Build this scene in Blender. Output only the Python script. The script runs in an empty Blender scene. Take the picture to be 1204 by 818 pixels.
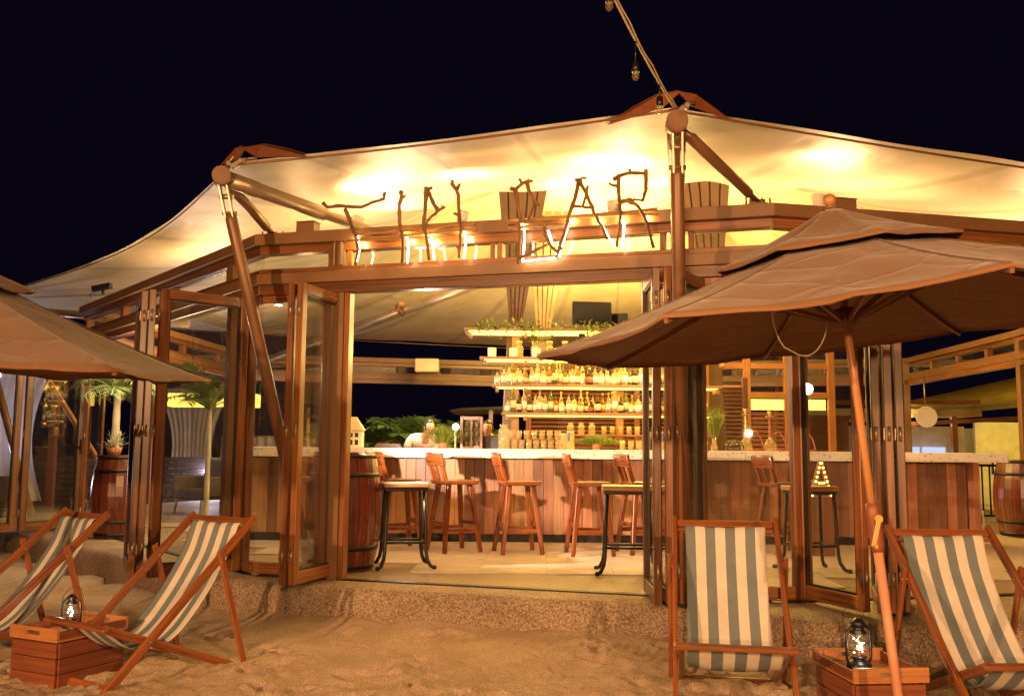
import bpy, bmesh, math, random
import numpy as np
from mathutils import Vector, Matrix, noise
random.seed(7)
R = math.radians
S = bpy.context.scene
COL = S.collection

# ------------------------------------------------------------------ camera
cam_d = bpy.data.cameras.new('camera'); cam = bpy.data.objects.new('camera', cam_d); COL.objects.link(cam)
S.camera = cam
cam_d.sensor_width = 36.0; cam_d.lens = 1100/1204*36; cam_d.clip_start = .05; cam_d.clip_end = 800
_th = math.atan(118/1100); _ro = R(.5)
_R0 = Vector((1, 0, 0)); _U0 = Vector((0, -math.sin(_th), math.cos(_th))); _F = Vector((0, math.cos(_th), math.sin(_th)))
_rt = _R0*math.cos(_ro) + _U0*math.sin(_ro); _up = _U0*math.cos(_ro) - _R0*math.sin(_ro)
_m = Matrix((_rt, _up, -_F)).transposed().to_4x4(); _m.translation = Vector((0, 0, 1.38))
cam.matrix_world = _m

# ------------------------------------------------------------------ night sky
w = bpy.data.worlds.new('World'); S.world = w; w.use_nodes = True
w.node_tree.nodes['Background'].inputs[0].default_value = (.0009, .0006, .0021, 1)
w.node_tree.nodes['Background'].inputs[1].default_value = 1.0

# ------------------------------------------------------------------ exposure, render settings
S.view_settings.view_transform = 'Standard'; S.view_settings.look = 'None'
S.view_settings.exposure = 1.3; S.view_settings.gamma = 1.0
S.cycles.use_denoising = True
try: S.cycles.denoiser = 'OPENIMAGEDENOISE'
except Exception: pass
S.cycles.max_bounces = 7; S.cycles.diffuse_bounces = 3; S.cycles.glossy_bounces = 3
S.cycles.transmission_bounces = 4; S.cycles.transparent_max_bounces = 24
S.cycles.sample_clamp_indirect = 4.0; S.cycles.caustics_reflective = False; S.cycles.caustics_refractive = False
S.cycles.use_adaptive_sampling = True; S.cycles.adaptive_threshold = .02

# ------------------------------------------------------------------ floodlights and site lamps (light sources)
def spot(name, loc, target, power, col, size=70, blend=.6, radius=.06):
    l = bpy.data.lights.new(name, 'SPOT'); l.energy = power; l.color = col; l.spot_size = R(size)
    l.spot_blend = blend; l.shadow_soft_size = radius
    o = bpy.data.objects.new(name, l); COL.objects.link(o); o.location = loc
    o.rotation_euler = (Vector(target) - Vector(loc)).to_track_quat('-Z', 'Y').to_euler(); return o
def point(name, loc, power, col, radius=.05):
    l = bpy.data.lights.new(name, 'POINT'); l.energy = power; l.color = col; l.shadow_soft_size = radius
    o = bpy.data.objects.new(name, l); COL.objects.link(o); o.location = loc; return o
WARM = (1, .60, .27); AMB = (1, .50, .17); YEL = (1, .72, .20); SOFT = (1, .68, .42)
spot('offscreen_floodlight', (-4.4, -.6, 2.5), (-.4, 7.4, .6), 780, (1, .54, .24), 84, .6, .05)
spot('offscreen_floodlight', (2.9, -2.6, 2.9), (1.3, 6.6, .8), 720, (1, .53, .23), 84, .6, .06)
spot('offscreen_floodlight', (-1.2, -4.0, 4.4), (-.6, 7.4, 1.8), 330, (1, .55, .25), 80, .7, .08)
spot('offscreen_floodlight', (-1.6, -3.4, 1.7), (2.4, 6.8, 1.3), 500, (1, .54, .22), 60, .7, .05)  # low fill added to brighten the right door frames below the umbrella

# ------------------------------------------------------------------ node helpers
def newmat(name):
    m = bpy.data.materials.new(name); m.use_nodes = True
    nt = m.node_tree; nt.nodes.clear(); return m, nt
class N:
    def __init__(s, nt): s.nt = nt
    def __call__(s, typ, **kw):
        n = s.nt.nodes.new(typ)
        for k, v in kw.items():
            if k.startswith('i_'):
                k = k[2:]; n.inputs[int(k) if k.isdigit() else k.replace('_', ' ')].default_value = v
            else: setattr(n, k, v)
        return n
    def l(s, a, b): s.nt.links.new(a, b)
def ramp(n, stops):
    r = n('ShaderNodeValToRGB'); e = r.color_ramp.elements
    e[0].position, e[0].color = stops[0][0], (*stops[0][1], 1)
    e[1].position, e[1].color = stops[-1][0], (*stops[-1][1], 1)
    for p, c in stops[1:-1]:
        x = e.new(p); x.color = (*c, 1)
    return r
def out(n, sh): o = n('ShaderNodeOutputMaterial'); n.l(sh, o.inputs['Surface']); return o

def wood(name, dark, light, rough=.42, su=1.2, sv=26, bump=.12, vary=.25, coat=.15):
    m, nt = newmat(name); n = N(nt)
    uv = n('ShaderNodeUVMap'); oi = n('ShaderNodeObjectInfo')
    mp = n('ShaderNodeMapping'); mp.inputs['Scale'].default_value = (su, sv, 1)
    n.l(uv.outputs[0], mp.inputs[0])
    ad = n('ShaderNodeVectorMath', operation='ADD'); n.l(mp.outputs[0], ad.inputs[0])
    cb = n('ShaderNodeCombineXYZ'); mu = n('ShaderNodeMath', operation='MULTIPLY'); mu.inputs[1].default_value = 91.3
    n.l(oi.outputs['Random'], mu.inputs[0]); n.l(mu.outputs[0], cb.inputs[0]); n.l(mu.outputs[0], cb.inputs[2]); n.l(cb.outputs[0], ad.inputs[1])
    no = n('ShaderNodeTexNoise'); no.inputs['Scale'].default_value = 1.6; no.inputs['Detail'].default_value = 7; no.inputs['Roughness'].default_value = .62; no.inputs['Distortion'].default_value = .7
    n.l(ad.outputs[0], no.inputs['Vector'])
    r = ramp(n, [(.30, dark), (.52, tuple((a+b)/2 for a, b in zip(dark, light))), (.72, light)]); n.l(no.outputs[0], r.inputs[0])
    # slow variation and per piece variation
    tc = n('ShaderNodeTexCoord'); n2 = n('ShaderNodeTexNoise'); n2.inputs['Scale'].default_value = 2.3; n2.inputs['Detail'].default_value = 3
    n.l(tc.outputs['Object'], n2.inputs['Vector'])
    hs = n('ShaderNodeHueSaturation')
    ma = n('ShaderNodeMath', operation='MULTIPLY_ADD'); n.l(oi.outputs['Random'], ma.inputs[0]); ma.inputs[1].default_value = 2*vary; ma.inputs[2].default_value = 1 - vary
    mb = n('ShaderNodeMath', operation='MULTIPLY_ADD'); n.l(n2.outputs[0], mb.inputs[0]); mb.inputs[1].default_value = .7; mb.inputs[2].default_value = .65
    mc = n('ShaderNodeMath', operation='MULTIPLY'); n.l(ma.outputs[0], mc.inputs[0]); n.l(mb.outputs[0], mc.inputs[1])
    n.l(mc.outputs[0], hs.inputs['Value']); n.l(r.outputs[0], hs.inputs['Color'])
    p = n('ShaderNodeBsdfPrincipled'); n.l(hs.outputs[0], p.inputs['Base Color'])
    p.inputs['Coat Weight'].default_value = coat; p.inputs['Coat Roughness'].default_value = .25
    rr = n('ShaderNodeMath', operation='MULTIPLY_ADD'); n.l(no.outputs[0], rr.inputs[0]); rr.inputs[1].default_value = .25; rr.inputs[2].default_value = rough-.12
    n.l(rr.outputs[0], p.inputs['Roughness'])
    b = n('ShaderNodeBump'); b.inputs['Strength'].default_value = bump; b.inputs['Distance'].default_value = .004; n.l(no.outputs[0], b.inputs['Height']); n.l(b.outputs[0], p.inputs['Normal'])
    out(n, p.outputs[0]); return m

def plain(name, col, rough=.5, metal=0, bump=0, bscale=60, mott=.12, spec=.5, trans=0):
    m, nt = newmat(name); n = N(nt)
    tc = n('ShaderNodeTexCoord'); no = n('ShaderNodeTexNoise'); no.inputs['Scale'].default_value = bscale; no.inputs['Detail'].default_value = 4
    n.l(tc.outputs['Object'], no.inputs['Vector'])
    n2 = n('ShaderNodeTexNoise'); n2.inputs['Scale'].default_value = 4.0; n2.inputs['Detail'].default_value = 4; n.l(tc.outputs['Object'], n2.inputs['Vector'])
    r = ramp(n, [(.3, tuple(c*(1-mott) for c in col)), (.7, tuple(min(1, c*(1+mott)) for c in col))]); n.l(n2.outputs[0], r.inputs[0])
    p = n('ShaderNodeBsdfPrincipled'); n.l(r.outputs[0], p.inputs['Base Color'])
    p.inputs['Metallic'].default_value = metal; p.inputs['Specular IOR Level'].default_value = spec
    ra = n('ShaderNodeMath', operation='MULTIPLY_ADD'); n.l(n2.outputs[0], ra.inputs[0]); ra.inputs[1].default_value = .22; ra.inputs[2].default_value = max(.02, rough-.11); n.l(ra.outputs[0], p.inputs['Roughness'])
    if bump:
        b = n('ShaderNodeBump'); b.inputs['Strength'].default_value = bump; b.inputs['Distance'].default_value = .003; n.l(no.outputs[0], b.inputs['Height']); n.l(b.outputs[0], p.inputs['Normal'])
    if trans:
        t = n('ShaderNodeBsdfTranslucent'); n.l(r.outputs[0], t.inputs[0]); mx = n('ShaderNodeMixShader'); mx.inputs[0].default_value = trans
        n.l(p.outputs[0], mx.inputs[1]); n.l(t.outputs[0], mx.inputs[2]); out(n, mx.outputs[0])
    else: out(n, p.outputs[0])
    return m

def fabric(name, col, weave=900, rough=.85, trans=.15, crease=.25, cs=2.2):
    m, nt = newmat(name); n = N(nt)
    tc = n('ShaderNodeTexCoord')
    n1 = n('ShaderNodeTexNoise'); n1.inputs['Scale'].default_value = cs*.4; n1.inputs['Detail'].default_value = 5; n.l(tc.outputs['Object'], n1.inputs['Vector'])
    vm = n('ShaderNodeMix', data_type='VECTOR'); vm.inputs[0].default_value = .22; n.l(tc.outputs['Object'], vm.inputs[4]); n.l(n1.outputs['Color'], vm.inputs[5])
    vo = n('ShaderNodeTexVoronoi', feature='DISTANCE_TO_EDGE'); vo.inputs['Scale'].default_value = cs; n.l(vm.outputs[1], vo.inputs['Vector'])
    vr = ramp(n, [(0, (0, 0, 0)), (.10, (1, 1, 1))]); n.l(vo.outputs['Distance'], vr.inputs[0])
    n2 = n('ShaderNodeTexNoise'); n2.inputs['Scale'].default_value = 160; n.l(tc.outputs['Object'], n2.inputs['Vector'])
    r = ramp(n, [(.3, tuple(c*.86 for c in col)), (.7, tuple(c*1.12 for c in col))]); n.l(n1.outputs[0], r.inputs[0])
    p = n('ShaderNodeBsdfPrincipled'); n.l(r.outputs[0], p.inputs['Base Color']); p.inputs['Roughness'].default_value = rough
    p.inputs['Sheen Weight'].default_value = .2; p.inputs['Specular IOR Level'].default_value = .2
    ad = n('ShaderNodeMath', operation='MULTIPLY_ADD'); n.l(n1.outputs[0], ad.inputs[0]); ad.inputs[1].default_value = 4.0; n.l(vr.outputs[0], ad.inputs[2])
    b = n('ShaderNodeBump'); b.inputs['Strength'].default_value = crease; b.inputs['Distance'].default_value = .010; n.l(ad.outputs[0], b.inputs['Height']); n.l(b.outputs[0], p.inputs['Normal'])
    t = n('ShaderNodeBsdfTranslucent'); n.l(r.outputs[0], t.inputs[0]); mx = n('ShaderNodeMixShader'); mx.inputs[0].default_value = trans
    n.l(p.outputs[0], mx.inputs[1]); n.l(t.outputs[0], mx.inputs[2]); out(n, mx.outputs[0]); return m

def glow(name, col, st):
    m, nt = newmat(name); n = N(nt); e = n('ShaderNodeEmission'); e.inputs[0].default_value = (*col, 1); e.inputs[1].default_value = st
    out(n, e.outputs[0]); return m

def glass(name, tint=(1, 1, 1), refl=.9, body=None, bodyw=.0, rough=.01, film=.0):
    m, nt = newmat(name); n = N(nt)
    t = n('ShaderNodeBsdfTransparent'); t.inputs[0].default_value = (*tint, 1)
    g = n('ShaderNodeBsdfGlossy'); g.inputs['Roughness'].default_value = rough
    ge = n('ShaderNodeNewGeometry'); dt = n('ShaderNodeVectorMath', operation='DOT_PRODUCT'); n.l(ge.outputs['Incoming'], dt.inputs[0]); n.l(ge.outputs['Normal'], dt.inputs[1])
    ab = n('ShaderNodeMath', operation='ABSOLUTE'); n.l(dt.outputs['Value'], ab.inputs[0]); s1 = n('ShaderNodeMath', operation='SUBTRACT'); s1.inputs[0].default_value = 1; n.l(ab.outputs[0], s1.inputs[1])
    pw = n('ShaderNodeMath', operation='POWER'); n.l(s1.outputs[0], pw.inputs[0]); pw.inputs[1].default_value = 5
    f = n('ShaderNodeMath', operation='MULTIPLY_ADD'); n.l(pw.outputs[0], f.inputs[0]); f.inputs[1].default_value = .80; f.inputs[2].default_value = .045
    m1 = n('ShaderNodeMath', operation='MULTIPLY'); n.l(f.outputs[0], m1.inputs[0]); m1.inputs[1].default_value = refl
    mx = n('ShaderNodeMixShader'); n.l(m1.outputs[0], mx.inputs[0])
    base = t.outputs[0]
    if body:
        d = n('ShaderNodeBsdfTranslucent'); d.inputs[0].default_value = (*body, 1)
        d2 = n('ShaderNodeBsdfDiffuse'); d2.inputs[0].default_value = (*body, 1)
        md = n('ShaderNodeMixShader'); md.inputs[0].default_value = .5; n.l(d.outputs[0], md.inputs[1]); n.l(d2.outputs[0], md.inputs[2])
        mb = n('ShaderNodeMixShader'); mb.inputs[0].default_value = bodyw; n.l(t.outputs[0], mb.inputs[1]); n.l(md.outputs[0], mb.inputs[2]); base = mb.outputs[0]
    n.l(base, mx.inputs[1]); n.l(g.outputs[0], mx.inputs[2]); out(n, mx.outputs[0]); return m

M = {}
M['frame'] = wood('frame_brown', (.075, .023, .006), (.34, .128, .036), .33, .7, 34, .10, .30, .22)
M['frame_dark'] = plain('frame_gasket', (.03, .016, .01), .45)
M['fascia'] = plain('fascia_metal', (.21, .105, .042), .42, 0, .06, 30, .12)
M['pole'] = plain('pole_paint', (.22, .105, .046), .38, .15, .05, 30, .12)
M['column'] = plain('column_brown', (.15, .085, .045), .5, 0, .1, 30)
M['steel'] = plain('galvanised_steel', (.40, .30, .20), .38, .7, .1, 60)
M['black'] = plain('black_metal', (.018, .014, .012), .42, .4, .1, 80)
M['blackp'] = plain('black_plastic', (.012, .011, .012), .35)
M['white'] = plain('white_plastic', (.72, .68, .58), .45)
M['deck'] = wood('deck_chair_wood', (.13, .036, .011), (.38, .125, .036), .40, 1.4, 40, .10, .15, .25)
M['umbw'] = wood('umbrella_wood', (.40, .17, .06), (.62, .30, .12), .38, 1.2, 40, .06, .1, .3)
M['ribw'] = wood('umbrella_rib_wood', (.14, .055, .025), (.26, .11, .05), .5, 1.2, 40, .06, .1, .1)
M['chair'] = wood('bar_chair_wood', (.07, .016, .005), (.30, .080, .018), .28, 1.6, 30, .10, .15, .5)
M['seatw'] = wood('stool_seat_wood', (.22, .10, .04), (.42, .22, .09), .42, 1.4, 34, .12, .1, .2)
M['crate'] = wood('crate_wood', (.13, .035, .014), (.27, .08, .03), .5, 1.0, 26, .15, .12, .1)
M['tray'] = wood('tray_wood', (.30, .12, .04), (.48, .20, .07), .45, 1.0, 26, .10, .1, .2)
M['barrel'] = wood('barrel_stave', (.050, .010, .005), (.19, .038, .012), .26, .9, 18, .10, .12, .7)
M['planks'] = [wood('plank_oak', (.34, .17, .075), (.56, .30, .14), .5, .9, 20, .12, .16, .05),
               wood('plank_reddish', (.30, .11, .055), (.48, .22, .12), .5, .9, 20, .12, .16, .05),
               wood('plank_walnut', (.13, .055, .028), (.27, .12, .06), .5, .9, 20, .12, .16, .05)]
M['shelf'] = wood('shelf_wood', (.18, .08, .03), (.34, .16, .07), .5, .8, 24, .1, .1, .1)
M['louver'] = wood('louver_wood', (.16, .055, .02), (.30, .11, .04), .45, .8, 24, .1, .15, .2)
M['stick'] = wood('bark', (.09, .036, .015), (.32, .16, .07), .8, 3, 9, .5, .1, 0)
M['rail'] = wood('rail_stick', (.30, .15, .05), (.50, .28, .10), .6, 1.5, 14, .3, .1, 0)
M['umb'] = fabric('umbrella_canvas', (.225, .112, .052), trans=.03, crease=.32, cs=4.2)
M['glass'] = glass('window_glass', (.94, .95, .93), 1.5, (.7, .55, .38), .022)
M['bclear'] = glass('clear_bottle', (.94, .92, .85), 1.0, (.80, .66, .42), .24, .03)
M['bamber'] = glass('amber_bottle', (.80, .50, .22), .9, (.55, .28, .08), .38, .03)
M['bgreen'] = glass('green_bottle', (.50, .55, .28), .9, (.26, .27, .10), .38, .03)
M['bdark'] = glass('dark_bottle', (.25, .14, .08), .9, (.10, .045, .02), .65, .03)
M['label'] = plain('paper_label', (.80, .74, .52), .7)
M['label2'] = plain('cream_label', (.62, .50, .26), .7)
M['label3'] = plain('red_label', (.36, .09, .05), .6)
M['cap'] = plain('dark_cap', (.06, .02, .015), .4)
M['gold'] = plain('gold_cap', (.65, .42, .12), .35, .6)
M['led_shelf'] = glow('shelf_led', (1, .58, .06), 3.8)
M['tumbler'] = glass('tumbler_glass', (.95, .92, .85), 1.0, (.75, .60, .40), .16, .03)
M['led_white'] = glow('rope_light', (1, .80, .50), 12)
M['led_bulb'] = glow('bulb_glow', (1, .62, .22), 30)
M['led_cool'] = glow('lantern_led', (1, .88, .66), 13)
M['lamp_flare'] = glow('small_spotlight_glow', (1, .88, .75), 160)
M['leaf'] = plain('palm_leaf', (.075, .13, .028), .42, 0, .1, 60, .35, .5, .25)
M['leafy'] = plain('yellow_green_leaf', (.20, .26, .035), .5, 0, .1, 60, .35, .5, .3)
M['leafp'] = plain('pale_leaf', (.55, .55, .36), .5, 0, .1, 60, .2, .5, .2)
M['trunk'] = plain('palm_trunk', (.42, .36, .24), .8, 0, .6, 20, .3)
M['skin'] = plain('skin', (.46, .23, .13), .5, 0, .05, 80)
M['hair'] = plain('black_hair', (.012, .009, .008), .45, 0, .3, 150)
M['shirt'] = plain('white_shirt', (.75, .70, .60), .8)
M['shirtb'] = plain('black_shirt', (.03, .025, .025), .8)
M['curtain'] = plain('white_gauze', (.72, .66, .72), .8, 0, 0, 60, .08, .3, .35)
M['sofa'] = plain('dark_wicker', (.06, .045, .05), .6, 0, .5, 60)
M['wallw'] = plain('white_wall', (.62, .56, .42), .8, 0, .1, 30)
M['canvasy'] = plain('yellow_canvas', (.72, .58, .22), .8, 0, .05, 30, .1, .3, .35)
M['red'] = plain('alarm_red', (.50, .02, .012), .4)
M['clay'] = plain('terracotta', (.42, .16, .07), .7)

# membrane
m, nt = newmat('membrane_fabric'); n = N(nt)
tc = n('ShaderNodeTexCoord'); uvn = n('ShaderNodeUVMap')
n1 = n('ShaderNodeTexNoise'); n1.inputs['Scale'].default_value = .8; n1.inputs['Detail'].default_value = 7; n1.inputs['Roughness'].default_value = .6; n.l(tc.outputs['Object'], n1.inputs['Vector'])
r = ramp(n, [(.3, (.56, .47, .33)), (.7, (.80, .70, .51))]); n.l(n1.outputs[0], r.inputs[0])
wv = n('ShaderNodeTexWave', wave_type='BANDS', bands_direction='X'); wv.inputs['Scale'].default_value = .33; n.l(uvn.outputs[0], wv.inputs['Vector'])
sm = ramp(n, [(.965, (1, 1, 1)), (.995, (.80, .78, .74))]); n.l(wv.outputs[0], sm.inputs[0])
mm = n('ShaderNodeMix', data_type='RGBA', blend_type='MULTIPLY'); mm.inputs[0].default_value = 1; n.l(r.outputs[0], mm.inputs[6]); n.l(sm.outputs[0], mm.inputs[7])
p = n('ShaderNodeBsdfPrincipled'); n.l(mm.outputs[2], p.inputs['Base Color']); p.inputs['Roughness'].default_value = .42; p.inputs['Specular IOR Level'].default_value = .35
n3 = n('ShaderNodeTexNoise'); n3.inputs['Scale'].default_value = 1.6; n3.inputs['Detail'].default_value = 5; n3.inputs['Distortion'].default_value = 1.5; n.l(tc.outputs['Object'], n3.inputs['Vector'])
b = n('ShaderNodeBump'); b.inputs['Strength'].default_value = .35; b.inputs['Distance'].default_value = .05; n.l(n3.outputs[0], b.inputs['Height']); n.l(b.outputs[0], p.inputs['Normal'])
t = n('ShaderNodeBsdfTranslucent'); n.l(mm.outputs[2], t.inputs[0]); mx = n('ShaderNodeMixShader'); mx.inputs[0].default_value = .2
n.l(p.outputs[0], mx.inputs[1]); n.l(t.outputs[0], mx.inputs[2]); out(n, mx.outputs[0]); M['membrane'] = m

# striped canvas (uv.x = 0..1 across the sling)
def striped(name):
    m, nt = newmat(name); n = N(nt)
    uv = n('ShaderNodeUVMap'); sp = n('ShaderNodeSeparateXYZ'); n.l(uv.outputs[0], sp.inputs[0])
    a = n('ShaderNodeMath', operation='MULTIPLY'); n.l(sp.outputs[0], a.inputs[0]); a.inputs[1].default_value = 4.0
    fr = n('ShaderNodeMath', operation='FRACT'); n.l(a.outputs[0], fr.inputs[0])
    gt = n('ShaderNodeMath', operation='GREATER_THAN'); n.l(fr.outputs[0], gt.inputs[0]); gt.inputs[1].default_value = .5
    mi = n('ShaderNodeMix', data_type='RGBA'); n.l(gt.outputs[0], mi.inputs[0]); mi.inputs[6].default_value = (.23, .27, .285, 1); mi.inputs[7].default_value = (.84, .77, .66, 1)
    tc = n('ShaderNodeTexCoord'); no = n('ShaderNodeTexNoise'); no.inputs['Scale'].default_value = 9; no.inputs['Detail'].default_value = 6; n.l(tc.outputs['Object'], no.inputs['Vector'])
    rr = ramp(n, [(.3, (.84, .84, .84)), (.7, (1, 1, 1))]); n.l(no.outputs[0], rr.inputs[0])
    mm = n('ShaderNodeMix', data_type='RGBA', blend_type='MULTIPLY'); mm.inputs[0].default_value = 1; n.l(mi.outputs[2], mm.inputs[6]); n.l(rr.outputs[0], mm.inputs[7])
    mp = n('ShaderNodeMapping'); mp.inputs['Scale'].default_value = (240, 600, 1); n.l(uv.outputs[0], mp.inputs[0])
    ck = n('ShaderNodeTexNoise'); ck.inputs['Scale'].default_value = 1.0; n.l(mp.outputs[0], ck.inputs['Vector'])
    p = n('ShaderNodeBsdfPrincipled'); n.l(mm.outputs[2], p.inputs['Base Color']); p.inputs['Roughness'].default_value = .85; p.inputs['Specular IOR Level'].default_value = .2
    b = n('ShaderNodeBump'); b.inputs['Strength'].default_value = .25; b.inputs['Distance'].default_value = .002; n.l(ck.outputs[0], b.inputs['Height'])
    b2 = n('ShaderNodeBump'); b2.inputs['Strength'].default_value = .3; b2.inputs['Distance'].default_value = .02; n.l(no.outputs[0], b2.inputs['Height']); n.l(b.outputs[0], b2.inputs['Normal']); n.l(b2.outputs[0], p.inputs['Normal'])
    t = n('ShaderNodeBsdfTranslucent'); n.l(mm.outputs[2], t.inputs[0]); mx = n('ShaderNodeMixShader'); mx.inputs[0].default_value = .15
    n.l(p.outputs[0], mx.inputs[1]); n.l(t.outputs[0], mx.inputs[2]); out(n, mx.outputs[0]); return m
M['stripe'] = striped('striped_canvas')

# sand
m, nt = newmat('beach_sand'); n = N(nt); tc = n('ShaderNodeTexCoord')
n1 = n('ShaderNodeTexNoise'); n1.inputs['Scale'].default_value = 1.7; n1.inputs['Detail'].default_value = 8; n1.inputs['Roughness'].default_value = .65; n.l(tc.outputs['Object'], n1.inputs['Vector'])
n2 = n('ShaderNodeTexNoise'); n2.inputs['Scale'].default_value = 120; n2.inputs['Detail'].default_value = 5; n2.inputs['Roughness'].default_value = .75; n.l(tc.outputs['Object'], n2.inputs['Vector'])
n4 = n('ShaderNodeTexNoise'); n4.inputs['Scale'].default_value = 26; n4.inputs['Detail'].default_value = 6; n4.inputs['Roughness'].default_value = .7; n.l(tc.outputs['Object'], n4.inputs['Vector'])
r = ramp(n, [(.3, (.40, .28, .19)), (.7, (.58, .44, .32))]); n.l(n1.outputs[0], r.inputs[0])
r2 = ramp(n, [(.36, (.42, .38, .34)), (.50, (.95, .95, .95)), (.66, (1.25, 1.25, 1.25))]); n.l(n2.outputs[0], r2.inputs[0])
mm = n('ShaderNodeMix', data_type='RGBA', blend_type='MULTIPLY'); mm.inputs[0].default_value = 1; n.l(r.outputs[0], mm.inputs[6]); n.l(r2.outputs[0], mm.inputs[7])
p = n('ShaderNodeBsdfPrincipled'); n.l(mm.outputs[2], p.inputs['Base Color']); p.inputs['Roughness'].default_value = .95; p.inputs['Specular IOR Level'].default_value = .15
b = n('ShaderNodeBump'); b.inputs['Strength'].default_value = .7; b.inputs['Distance'].default_value = .004; n.l(n2.outputs[0], b.inputs['Height'])
b2 = n('ShaderNodeBump'); b2.inputs['Strength'].default_value = .6; b2.inputs['Distance'].default_value = .02; n.l(n4.outputs[0], b2.inputs['Height']); n.l(b.outputs[0], b2.inputs['Normal']); n.l(b2.outputs[0], p.inputs['Normal'])
out(n, p.outputs[0]); M['sand'] = m

def speckle(name, base, dark, light, scale, bump, rough, thr=(.16, .24)):
    m, nt = newmat(name); n = N(nt); tc = n('ShaderNodeTexCoord')
    v = n('ShaderNodeTexVoronoi', feature='F1'); v.inputs['Scale'].default_value = scale; n.l(tc.outputs['Object'], v.inputs['Vector'])
    no = n('ShaderNodeTexNoise'); no.inputs['Scale'].default_value = 2.0; no.inputs['Detail'].default_value = 5; n.l(tc.outputs['Object'], no.inputs['Vector'])
    sep = n('ShaderNodeSeparateColor'); n.l(v.outputs['Color'], sep.inputs[0])
    pc = ramp(n, [(0, dark), (.35, base), (.7, tuple((a+b)/2 for a, b in zip(base, light))), (1, light)]); n.l(sep.outputs[0], pc.inputs[0])
    d = ramp(n, [(thr[0], (1, 1, 1)), (thr[1]+.3, (.55, .52, .48))]); n.l(v.outputs['Distance'], d.inputs[0])
    mm = n('ShaderNodeMix', data_type='RGBA', blend_type='MULTIPLY'); mm.inputs[0].default_value = 1; n.l(pc.outputs[0], mm.inputs[6]); n.l(d.outputs[0], mm.inputs[7])
    lr = ramp(n, [(.3, (.72, .72, .72)), (.7, (1.05, 1.05, 1.05))]); n.l(no.outputs[0], lr.inputs[0])
    m2 = n('ShaderNodeMix', data_type='RGBA', blend_type='MULTIPLY'); m2.inputs[0].default_value = 1; n.l(mm.outputs[2], m2.inputs[6]); n.l(lr.outputs[0], m2.inputs[7])
    p = n('ShaderNodeBsdfPrincipled'); n.l(m2.outputs[2], p.inputs['Base Color']); p.inputs['Roughness'].default_value = rough
    b = n('ShaderNodeBump'); b.invert = True; b.inputs['Strength'].default_value = bump; b.inputs['Distance'].default_value = .006; n.l(v.outputs['Distance'], b.inputs['Height']); n.l(b.outputs[0], p.inputs['Normal'])
    out(n, p.outputs[0]); return m
M['pebble'] = speckle('pebble_wash', (.52, .38, .26), (.28, .18, .12), (.68, .53, .38), 85, .5, .75)
M['fine'] = speckle('fine_grit_screed', (.42, .30, .19), (.25, .17, .11), (.56, .44, .30), 190, .25, .6)

def terrazzo():
    m, nt = newmat('terrazzo_top'); n = N(nt); tc = n('ShaderNodeTexCoord')
    v = n('ShaderNodeTexVoronoi', feature='F1'); v.inputs['Scale'].default_value = 30; n.l(tc.outputs['Object'], v.inputs['Vector'])
    sep = n('ShaderNodeSeparateColor'); n.l(v.outputs['Color'], sep.inputs[0])
    a = n('ShaderNodeMath', operation='LESS_THAN'); n.l(v.outputs['Distance'], a.inputs[0]); a.inputs[1].default_value = .30
    c = n('ShaderNodeMath', operation='GREATER_THAN'); n.l(sep.outputs[0], c.inputs[0]); c.inputs[1].default_value = .55
    d = n('ShaderNodeMath', operation='MULTIPLY'); n.l(a.outputs[0], d.inputs[0]); n.l(c.outputs[0], d.inputs[1])
    pc = ramp(n, [(0, (.12, .08, .06)), (.5, (.35, .22, .14)), (1, (.55, .48, .40))]); n.l(sep.outputs[1], pc.inputs[0])
    mi = n('ShaderNodeMix', data_type='RGBA'); n.l(d.outputs[0], mi.inputs[0]); mi.inputs[6].default_value = (.74, .68, .60, 1); n.l(pc.outputs[0], mi.inputs[7])
    p = n('ShaderNodeBsdfPrincipled'); n.l(mi.outputs[2], p.inputs['Base Color']); p.inputs['Roughness'].default_value = .25
    out(n, p.outputs[0]); return m
M['terrazzo'] = terrazzo()
M['tile'] = plain('floor_tile_stone', (.46, .38, .30), .48, 0, .12, 18, .16)

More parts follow.
